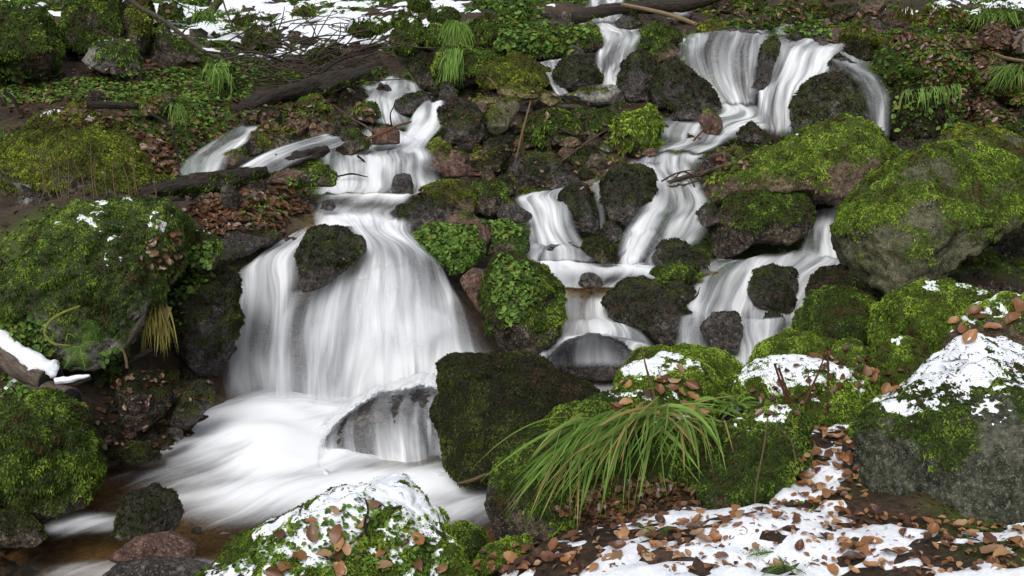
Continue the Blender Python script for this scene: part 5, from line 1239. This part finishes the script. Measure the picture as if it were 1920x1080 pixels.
wood('bare_stick', 'dead twig lying on the foreground snowy boulder', [612,1050,640,1030,668,1010,690,990], [.003,.004,.004,.002], 'twig', None, 'twig', lift=.01)
wood('bare_stick', 'dark upright twig on the foreground snowy boulder', [688,1005,684,980,690,958,685,935], [.004,.004,.003,.002], 'rot', None, 'twig', lift=.015)
vn = wood('curved_vine', 'yellow green bent stem hooking below the huge boulder', [150,574,118,586,94,602,84,624,100,644,132,648], [.004,.006,.007,.007,.006,.004], 'vine', 4.45, 'vine')
wood('tendril', None, [124,640,128,626,142,632], [.003,.003,.002], 'vine', 4.42, parent=vn, sides=5)

# dry stalks standing before the broad mossy boulder
r = np.random.default_rng(31)
for i, (x0, y0, x1, y1) in enumerate([(70,392,78,285),(118,388,112,250),(128,385,120,240),(110,372,84,270),(162,388,142,310),(188,385,178,292),(222,392,214,285),(202,390,200,300),(236,392,228,305),(255,388,250,275),(262,380,236,255),(96,370,48,300),(284,388,290,330),(180,392,170,270)]):
    xm = (x0 + x1) / 2 + r.uniform(-7, 7)
    wood('dry_stalk', 'thin dry tan stalk standing before the broad low boulder', [x0,y0,xm + 3,(y0 * 2 + y1) / 3,xm,(y0 + 2 * y1) / 3,x1,y1], [.004,.0035,.003,.002], 'dry', 5.75, 'stalk', sides=5, group='dry stalks before the broad low boulder')
for i, (path, lab) in enumerate([([1452,682,1465,722,1480,762,1490,800], 'rusty straight stem on the snow covered rock, leftmost'), ([1460,690,1478,740,1500,790], 'rusty stem leaning right beside the leftmost one'), ([1505,765,1525,720,1545,672], 'forked brown stem rising to the right over the snow'), ([1550,650,1553,700,1551,770], 'upright rusty seed stem right of the forked stem')]):
    st = wood('brown_stem', lab, path, [.005,.005,.004,.003], 'rust', 4.0, 'stem', sides=5)
    if i == 2:
        wood('side_twig', None, [1520,730,1515,705,1522,690], [.003,.002,.002], 'rust', 4.0, parent=st, sides=5)
        wood('side_twig', None, [1512,750,1490,745,1482,738], [.003,.002,.002], 'rust', 4.0, parent=st, sides=5)
wood('dry_stalk', 'tall straw stalk rising above the grass head', [1232,765,1225,735,1212,690,1203,648], [.004,.005,.004,.002], 'dry', 3.75, 'stalk', sides=5)
wood('dry_stalk', 'second straw stalk crossing the mossy lump', [1414,960,1420,900,1432,840,1440,780], [.003,.003,.003,.002], 'dry', 3.3, 'stalk', sides=5)
wood('dry_stalk', 'bent straw stalk on the right of the mossy lump', [1492,862,1485,830,1470,812,1460,800], [.003,.003,.002,.002], 'dry', 3.4, 'stalk', sides=5)

# two cut logs at the left edge
for (pa, D_, rr, lab, sn_) in (([-70,618,0,655,50,690,95,712], [4.7,4.45], .062, 'snow covered cut log with blackened end at the left edge', True), ([70,728,100,740,132,750], [4.5,4.32], .052, 'lower short cut log with blackened end beneath the snowy one', False)):
    lg = wood('cut_log', lab, pa, [rr, rr * 1.03, rr], 'bark', D_, 'log', sides=16, wob=.07)
    q = path3(pa, D_); e = q[-1]; ax = norm(q[-1] - q[-2])
    V, F, uv = tube_arrays(np.array([e - ax * 0.01, e, e + ax * 0.004]), [rr * .93, rr * .93, rr * .9], 18, 2, .05, 3)
    obj('cut_end', make_mesh('cut_end', V - np.array(lg.location), F, None, uv), WO['cut'], lg)
    if sn_:
        top = q + np.array([0, 0, rr * 0.75]); top = np.concatenate([top, [e + np.array([.03, 0, rr * .55])]])
        V, F, uv = tube_arrays(top, [rr * .62] * 4 + [rr * .35], 12, 8, .45, 9)
        V[:, 2] = np.where(V[:, 2] > 0, V[:, 2], V[:, 2])
        tag(obj('snow_cap', make_mesh('snow_cap', V - np.array(lg.location), F), SNOW, lg), kind='stuff')
stub = wood('snowy_stub', 'short broken branch stub under snow beside the cut logs', [112,722,140,716,170,708], [.022,.018,.008], 'bark', 4.4, 'branch', sides=8)
V, F, uv = tube_arrays(path3([104,716,135,711,168,704], 4.38), [.016,.014,.005], 8, 6, .4, 5)
tag(obj('snow_cap', make_mesh('snow_cap', V - np.array(stub.location), F), SNOW, stub), kind='stuff')

# tangle of fine twigs
r = np.random.default_rng(41)
VV, FF, UU, k = [], [], [], 0
for i in range(220):
    x, y = r.uniform(415, 735), r.uniform(20, 160)
    if i < 140: x, y = r.uniform(430, 660), r.uniform(70, 165)
    a = r.normal(0.15, 0.6); l = r.uniform(30, 110)
    D0 = 9.3 - 0.006 * (y - 90) * 1.2 + (1.2 if y < 70 else 0)
    pts = [x, y]; ang = a
    for j in range(3):
        ang += r.normal(0, 0.3); pts += [pts[-2] + l / 3 * math.cos(ang), pts[-1] + l / 3 * math.sin(ang) * 0.7]
    h = hit(x, y)
    if h is not None: D0 = min(D0, h[0][1] - 0.05)
    q = path3(pts, [D0, D0 - r.uniform(-.15, .2)])
    w = r.uniform(.0035, .0075)
    V, F, uv = tube_arrays(q, [w, w, w * .5], 4, 3, .1, i)
    VV.append(V); FF.append(F + k); UU.append(uv); k += len(V)
tag(obj('twig_tangle', make_mesh('twig_tangle', np.concatenate(VV), np.concatenate(FF), None, np.concatenate(UU)), WO['twig']), 'tangle of fine bare twigs beside the fallen branch', 'twigs', None, 'stuff')

# ------------------------------------------------------------------ leaves, ivy, ferns, grass
def leaf_mesh(name, curl, fold, asp, seed):
    r = np.random.default_rng(seed)
    nu_, nv_ = 5, 8
    u = np.linspace(-1, 1, nu_); v = np.linspace(0, 1, nv_)
    U, Vv = np.meshgrid(u, v)
    w = asp * np.sin(np.pi * (0.04 + 0.94 * Vv) ** 0.85) ** 0.8
    X = U * w * 0.5
    Y = Vv - 0.5
    Z = fold * np.abs(X) * 2 + curl * (Y ** 2) * 2 - curl * 0.3 + 0.03 * np.sin(Vv * 30) * np.abs(U) + 0.10 * r.normal() * U * Vv
    V = np.stack([X, Y, Z], -1).reshape(-1, 3)
    ii = (np.arange(nv_ - 1)[:, None] * nu_ + np.arange(nu_ - 1)[None]).ravel()
    return make_mesh(name, V, np.stack([ii, ii + 1, ii + nu_ + 1, ii + nu_], -1), {'tint': np.zeros(len(V))})
LM = [leaf_mesh('dead_leaf', c_, f_, a_, i) for i, (c_, f_, a_) in enumerate([(.2,.15,.62),(-.15,.12,.58),(.45,.35,.6),(.08,-.2,.66),(-.3,.05,.55),(.12,.3,.6)])]
for m in LM: m.materials.append(LEAF)
LMW = [m.copy() for m in LM]
for m in LMW: m.materials[0] = LEAF_WET
def place_leaves(poly, n, smin, smax, label, group, seed, tilt=0.42):
    r = np.random.default_rng(seed); lms = LMW if seed in (6, 7) else LM
    for loc, nor, ob in scatter(poly, n, r):
        if np.dot(nor, CAM - loc) < 0: nor = -nor
        nn = norm(nor * 0.8 + np.array([0, -.1, .6]) + tilt * r.normal(size=3) * 0.5)
        z = Vector(nn); x = Vector((r.normal(), r.normal(), r.normal())); x = (x - z * x.dot(z)).normalized(); y = z.cross(x)
        M = Matrix((x, y, z)).transposed()
        s = r.uniform(smin, smax)
        o = bpy.data.objects.new('fallen_leaf', lms[r.integers(len(lms))]); COL.objects.link(o)
        o.matrix_world = Matrix.Translation(Vector(loc + nn * (0.012 + 0.012 * r.random()))) @ M.to_4x4() @ Matrix.Diagonal((s, s, s, 1))
        tag(o, label, 'leaf', group)
place_leaves([880,1080,900,1050,1010,1030,1120,990,1250,960,1340,965,1400,1000,1300,1030,1150,1060,1120,1080], 62, .035, .06, 'dead brown leaf in the litter below the green grass', 'dead leaves below the green grass', 1)
place_leaves([1340,965,1420,960,1560,940,1640,960,1920,985,1920,1080,1350,1080], 60, .035, .058, 'dead brown leaf lying on the snowy foreground floor', 'dead leaves on the snowy floor', 2)
place_leaves([1490,880,1520,800,1570,790,1610,850,1600,940,1480,960], 40, .035, .058, 'dead leaf in the gap between mossy lump and massive rock', 'dead leaves in the gap before the massive rock', 3)
place_leaves([430,1075,560,985,690,935,760,970,840,1060,840,1079], 22, .04, .06, 'dead leaf lying on the snowy foreground boulder', 'dead leaves on the snowy foreground boulder', 4)
place_leaves([1130,760,1180,715,1260,690,1330,720,1340,790,1240,800], 22, .04, .06, 'dead leaf caught at the head of the green grass', 'dead leaves at the head of the grass', 5)
place_leaves([360,385,430,355,540,360,580,385,520,420,420,425], 40, .05, .08, 'wet dead leaf on the leafy spit left of the stepped stream', 'wet dead leaves on the spit', 6)
place_leaves([265,480,300,430,345,450,350,500,300,540], 5, .04, .06, 'wet dead leaf wedged beside the huge boulder', 'wet dead leaves wedged beside the huge boulder', 7)
place_leaves([1770,610,1850,575,1920,565,1920,640,1850,655], 9, .06, .085, 'curled leaf on the brown snowy shouldered stone', 'curled leaves on the brown stone', 8)
place_leaves([1500,680,1560,650,1640,690,1680,740,1620,720], 9, .05, .07, 'dead leaf lodged between the moss cushions', 'dead leaves between the moss cushions', 9)

def litter(poly, n, smin, smax, seed, zmul=1.0):
    r = np.random.default_rng(seed)
    H = scatter(poly, n, r)
    p = np.array([h[0] for h in H]); nn = np.array([h[1] for h in H])
    nn = norm(nn * .8 + np.array([0, 0, .5]) + .45 * r.normal(size=p.shape))
    t = r.normal(size=p.shape); t = norm(t - (t * nn).sum(-1, keepdims=True) * nn); b = np.cross(nn, t)
    s = r.uniform(smin, smax, len(p))[:, None] * (p[:, 1:2] / 6.0) ** 0.6
    w = 0.32 * s; c0 = p + nn * 0.012
    V = np.stack([c0 - t * s * .5, c0 - t * s * .12 + b * w + nn * w * .5, c0 + t * s * .22 + b * w * .8 + nn * w * .4, c0 + t * s * .5, c0 + t * s * .22 - b * w * .8 + nn * w * .4, c0 - t * s * .12 - b * w + nn * w * .5], 1)
    n_ = len(p); k = np.arange(n_) * 6
    F = np.concatenate([np.stack([k, k + 1, k + 2, k + 3], -1), np.stack([k, k + 3, k + 4, k + 5], -1)])
    return V.reshape(-1, 3), F, np.repeat(r.random(n_), 6)
def litter_obj(name, label, specs, mat, cat):
    VV, FF, TT, k = [], [], [], 0
    for a_ in specs:
        V, F, t = litter(*a_); VV.append(V); FF.append(F + k); TT.append(t); k += len(V)
    o = obj(name, make_mesh(name, np.concatenate(VV), np.concatenate(FF), {'tint': np.concatenate(TT)}), mat)
    return tag(o, label, cat, None, 'stuff')
litter_obj('leaf_litter', 'dense dead leaf litter over the banks and between rocks', [
 ([340,395,430,350,560,350,600,385,520,430,400,440], 650, .025, .06, 51), ([265,480,300,420,350,440,350,520,300,550], 50, .025, .05, 52),
 ([0,150,320,110,500,180,720,140,720,230,520,260,330,300,260,250,0,220], 900, .025, .05, 53), ([240,240,330,280,340,330,300,330], 160, .03, .06, 54),
 ([820,180,1000,170,1180,200,1240,290,1100,360,860,340], 120, .02, .04, 55), ([1230,270,1400,260,1420,310,1300,360,1240,350], 200, .022, .045, 56),
 ([1540,20,1800,20,1920,60,1920,240,1820,240,1700,100], 750, .025, .05, 57),
 ([170,700,400,700,390,800,300,850,190,840], 130, .02, .04, 59), ([1040,960,1120,900,1300,900,1320,960,1100,1000], 350, .03, .05, 66), ([1560,640,1700,700,1500,800,1360,760], 70, .03, .05, 60), ([270,0,760,0,740,110,420,130], 160, .025, .05, 61), ([1240,0,1560,0,1560,50,1240,50], 150, .025, .05, 62),
 ([1500,130,1670,150,1660,250,1500,250], 50, .012, .022, 63), ([560,430,690,440,640,530,570,530], 25, .01, .018, 64)], LEAF_WET, 'leaf litter')
litter_obj('leaf_litter', 'small dry leaf fragments over the right foreground floor', [([880,1080,900,1040,1340,960,1480,930,1520,800,1590,800,1640,960,1920,985,1920,1080], 650, .025, .045, 58)], LEAF, 'leaf litter')
litter_obj('ivy', 'small green ivy and saxifrage leaves spread over the left slope', [
 ([0,150,60,150,150,150,300,130,420,110,480,160,470,190,380,195,300,175,200,185,0,200], 1700, .022, .045, 71), ([290,190,400,180,410,225,370,245,300,225], 260, .02, .045, 72), ([0,110,60,140,130,150,110,180,0,180], 200, .02, .04, 73)], MO['leafy'], 'ivy')
litter_obj('leafy_clump', 'bright round leaved plants beside the main fall lip', [([776,450,800,422,890,425,905,455,890,500,850,510,820,480], 650, .022, .04, 74), ([900,415,960,415,985,440,930,450], 150, .02, .04, 75)], MO['leafy'], 'plants')
litter_obj('leafy_clump', 'trailing leaves over the large leafy boulder', [([915,520,940,478,985,490,1010,530,990,590,950,620,930,580], 520, .02, .042, 76)], MO['leafy'], 'plants')
litter_obj('leafy_clump', 'green seedlings on the leafy spit', [([440,400,470,372,540,372,545,400,490,425], 200, .02, .045, 77), ([540,330,600,330,600,350,520,365], 60, .02, .04, 78)], MO['leafy'], 'plants')
litter_obj('leafy_clump', 'clover like leaves hanging beside the left fall', [([345,470,395,455,400,520,350,560,330,560], 260, .022, .04, 79), ([280,540,330,540,350,600,320,640], 60, .02, .035, 80)], MO['leafy'], 'plants')
litter_obj('leafy_clump', 'green leaves at the foot of the huge boulder', [([0,610,60,590,110,630,100,670,20,690,0,680], 260, .022, .045, 81), ([190,660,240,650,245,700,195,710], 70, .03, .05, 82), ([0,700,50,690,60,740,0,750], 80, .02, .04, 86)], MO['leafy'], 'plants')
litter_obj('leafy_clump', 'ivy leaves poking through snow on the foreground boulder', [([400,1079,520,1000,690,930,760,965,850,1060,850,1079], 520, .016, .034, 83)], MO['leafy'], 'ivy')
litter_obj('leafy_clump', 'leafy growth on the rocks beside the top cascade', [([940,0,990,0,1060,45,1120,50,1060,110,930,90], 420, .025, .05, 84), ([1640,100,1820,95,1820,240,1680,250], 240, .025, .05, 85), ([1380,50,1560,40,1560,75,1460,60], 90, .025, .045, 87)], MO['leafy'], 'plants')

def blade_arrays(root, tip, up, w, n=9, tw=0.3, seed=0):
    root = np.asarray(root); tip = np.asarray(tip)
    mid = (root + tip) / 2 + np.array([0, 0, up]) + (np.random.default_rng(seed).normal(size=3) * 0.012)
    t = np.linspace(0, 1, n)[:, None]
    C = (1 - t) ** 2 * root + 2 * t * (1 - t) * mid + t ** 2 * tip
    tn = norm(np.gradient(C, axis=0))
    side = norm(np.cross(tn, CAM - C) + tw * np.array([0.0, 0.2, 1.0]))
    ww = w * np.clip(1.0 - (t * 1.02) ** 3, 0.03, 1) * np.clip(0.45 + 3 * t, 0, 1)
    nn = norm(np.cross(side, tn))
    V = np.stack([C - side * ww, C + nn * ww * 0.35, C + side * ww], 1).reshape(-1, 3)
    k = np.arange(n - 1) * 3
    F = np.concatenate([np.stack([k, k + 1, k + 4, k + 3], -1), np.stack([k + 1, k + 2, k + 5, k + 4], -1)])
    return V, F

# the big drooping sedge
base = P(1200, 790, 3.62)
sedge = bpy.data.objects.new('grass_tuft', None); COL.objects.link(sedge); sedge.location = base
tag(sedge, 'large tuft of long green grass drooping over the mossy bank', 'grass')
r = np.random.default_rng(77)
for i in range(180):
    f = r.random()
    g = r.random()
    if g < 0.74:      # draping left
        x0 = 1075 + 175 * f + r.normal(0, 16); y0 = 800 - 36 * f + r.normal(0, 10)
        x1 = x0 - r.uniform(0, 165) + r.normal(0, 25); y1 = y0 + r.uniform(50, 165) + 75 * (1 - f) * r.random()
        D0, D1, up = 3.66, 3.40 - 0.14 * r.random(), r.uniform(.03, .09)
    elif g < 0.9:     # short, to the right
        x0 = 1230 + 110 * f + r.normal(0, 14); y0 = 785 + r.normal(0, 14)
        x1 = x0 + r.uniform(-60, 90); y1 = y0 + r.uniform(35, 120)
        D0, D1, up = 3.64, 3.42 - 0.1 * r.random(), r.uniform(.02, .06)
    else:
        x0 = 1200 + 120 * f; y0 = 775 + r.normal(0, 8); x1 = x0 + r.uniform(40, 150); y1 = y0 + r.uniform(-40, 40)
        D0, D1, up = 3.65, 3.6, r.uniform(.02, .05)
    V, F = blade_arrays(P(x0, y0, D0), P(x1, y1, D1), up, r.choice([.002, .003, .0045, .006]) * r.uniform(.8, 1.2), 10, r.uniform(-.4, .6), i)
    tt = np.full(len(V), float(np.clip(r.normal(.6, .16), .02, 1))) if r.random() > .2 else np.full(len(V), .05)
    tt = tt + np.where(np.arange(len(V)) > len(V) * .8, -0.3 * r.random(), 0)
    obj('blade', make_mesh('blade', V - base, F, {'tint': tt}), MO['grass'], sedge)

def tuft(label, roots, n, lx, ly, D, w, mat, up, seed, fwd=0.25):
    r = np.random.default_rng(seed); VV, FF, TT, k = [], [], [], 0
    for i in range(n):
        f = r.random()
        x0 = roots[0] + (roots[2] - roots[0]) * f + r.normal(0, 4); y0 = roots[1] + (roots[3] - roots[1]) * f + r.normal(0, 3)
        x1 = x0 + r.uniform(*lx); y1 = y0 + r.uniform(*ly)
        V, F = blade_arrays(P(x0, y0, D), P(x1, y1, D - fwd * r.uniform(.5, 1)), up * r.uniform(.5, 1.5), w * r.uniform(.6, 1.2), 8, .2, i)
        VV.append(V); FF.append(F + k); TT.append(np.full(len(V), np.clip(r.normal(.55, .2), .03, 1))); k += len(V)
    base = P(roots[0], roots[1], D)
    o = obj('grass_tuft', make_mesh('grass_tuft', np.concatenate(VV) - base, np.concatenate(FF), {'tint': np.concatenate(TT)}), MO[mat], None, base)
    return tag(o, label, 'grass')
tuft('drooping fine grass tuft between the upper hummocks', [842,42,872,48], 90, (-30, 30), (25, 58), 9.6, .0055, 'grass', .08, 1)
tuft('hanging grass tuft below the first drooping one', [835,98,862,92], 90, (-25, 12), (30, 78), 9.2, .005, 'grass', .06, 2)
tuft('yellowing grass tuft hanging beside the black overhang', [278,572,312,578], 110, (-22, 26), (40, 100), 4.95, .0035, 'straw', .04, 3, .15)
tuft('short grass on the leafy hummock left of the twigs', [395,120,425,135], 60, (-25, 25), (10, 50), 8.2, .004, 'grass', .06, 4)
tuft('small grass clump in the upper snow by the leaning trunk', [362,30,400,35], 70, (-22, 30), (-12, 22), 11.2, .006, 'grass', .08, 5)
tuft('grass sprouting on the grassy moss rock at the right edge', [1880,130,1918,128], 80, (-40, 12), (5, 45), 8.3, .004, 'grass', .06, 6)
tuft('grass on the upper right grassy hump', [1830,30,1900,26], 90, (-30, 30), (-6, 40), 10.1, .005, 'grass', .08, 7)
tuft('rusty dead grass in the upper right litter', [1670,35,1720,45], 50, (-12, 20), (-48, -8), 10.2, .005, 'straw', .02, 8)
tuft('green grass hanging from the shaggy moss rock', [1690,170,1800,160], 60, (-12, 12), (14, 45), 8.35, .004, 'grass', .03, 9, .1)
tuft('thin grass hanging beside the ivy on the left slope', [325,195,345,200], 40, (-20, 20), (10, 50), 7.5, .003, 'grass', .04, 10)
tuft('short grass blades in the right foreground leaves', [1480,980,1560,1000], 26, (-40, 40), (-40, 10), 3.1, .0025, 'grass', .02, 11, .05)
tuft('broad grass blades on the snow behind the mossy lump', [1330,760,1400,760], 26, (-60, 60), (-40, 30), 4.0, .006, 'grass', .03, 12, .1)

def fern(label, fronds, D, seed, tint=.62, wmul=1.0):
    r = np.random.default_rng(seed)
    base = P(fronds[0][0], fronds[0][1], D)
    root = bpy.data.objects.new('fern', None); COL.objects.link(root); root.location = base
    tag(root, label, 'fern')
    for x0, y0, x1, y1, up in fronds:
        a = P(x0, y0, D); b = P(x1, y1, D - .05); n = 12
        L = np.linalg.norm(b - a)
        mid = (a + b) / 2 + np.array([0, 0, up * L])
        t = np.linspace(0, 1, n)[:, None]
        C = (1 - t) ** 2 * a + 2 * t * (1 - t) * mid + t ** 2 * b
        tn = norm(np.gradient(C, axis=0)); side = norm(np.cross(tn, CAM - C + np.array([0, 0, 1.5]))); nn = np.cross(side, tn)
        VV, FF, k = [], [], 0
        for j in range(1, n):
            for sg in (-1, 1):
                l = L * 0.26 * wmul * math.sin(math.pi * min(1, (0.25 + j / n * 0.78))) + 0.004
                d = norm(side[j] * sg + tn[j] * .55 - nn[j] * .15)
                for q_ in range(5):
                    c0 = C[j] + d * l * q_ / 5; ll = l * .24 * (1 - .15 * q_)
                    for s2 in (-1, 1):
                        e = norm(d * .7 + s2 * tn[j] * .8); o_ = np.cross(nn[j], e) * ll * .2
                        VV += [c0, c0 + e * ll * .5 + o_, c0 + e * ll + nn[j] * r.normal() * .003, c0 + e * ll * .5 - o_]; FF.append([k, k + 1, k + 2, k + 3]); k += 4
        st, sf, _ = tube_arrays(C, [.0025, .002, .001], 4, 2, 0, 1)
        V = np.concatenate([np.array(VV), st]); F = np.concatenate([np.array(FF), sf + k])
        obj('frond', make_mesh('frond', V - base, F, {'tint': np.clip(tint + .15 * r.normal(size=len(V)), .2, 1)}, smooth=False), MO['leafy'], root)
fern('small green fern in the litter below the grass', [(1235,1005,1195,985,.1),(1235,1005,1255,990,.12),(1235,1005,1225,1030,.05),(1235,1005,1270,1018,.05)], 3.05, 1)
fern('fern half buried in snow near the bottom edge', [(1450,1035,1360,1068,.08),(1450,1035,1400,1045,.1)], 2.85, 2)
fern('bright fern at the bottom edge of the snowy floor', [(1470,1060,1430,1078,.1),(1470,1060,1510,1075,.1),(1470,1060,1460,1045,.1)], 2.75, 3)
fern('bright green fern below the bent yellow stem', [(150,650,115,660,.1),(150,650,120,690,.05),(150,650,160,695,.05),(150,650,178,640,.1),(155,640,170,625,.1)], 4.4, 4, .8, 1.2)
fern('dull fern above the bright one on the huge boulder', [(172,600,165,640,.05),(172,600,185,650,.05),(172,600,150,620,.1)], 4.4, 5, .4, 1.2)
fern('fern sprig in front of the massive grey green rock', [(1580,1020,1560,1010,.1),(1580,1020,1600,1012,.1)], 3.0, 6)
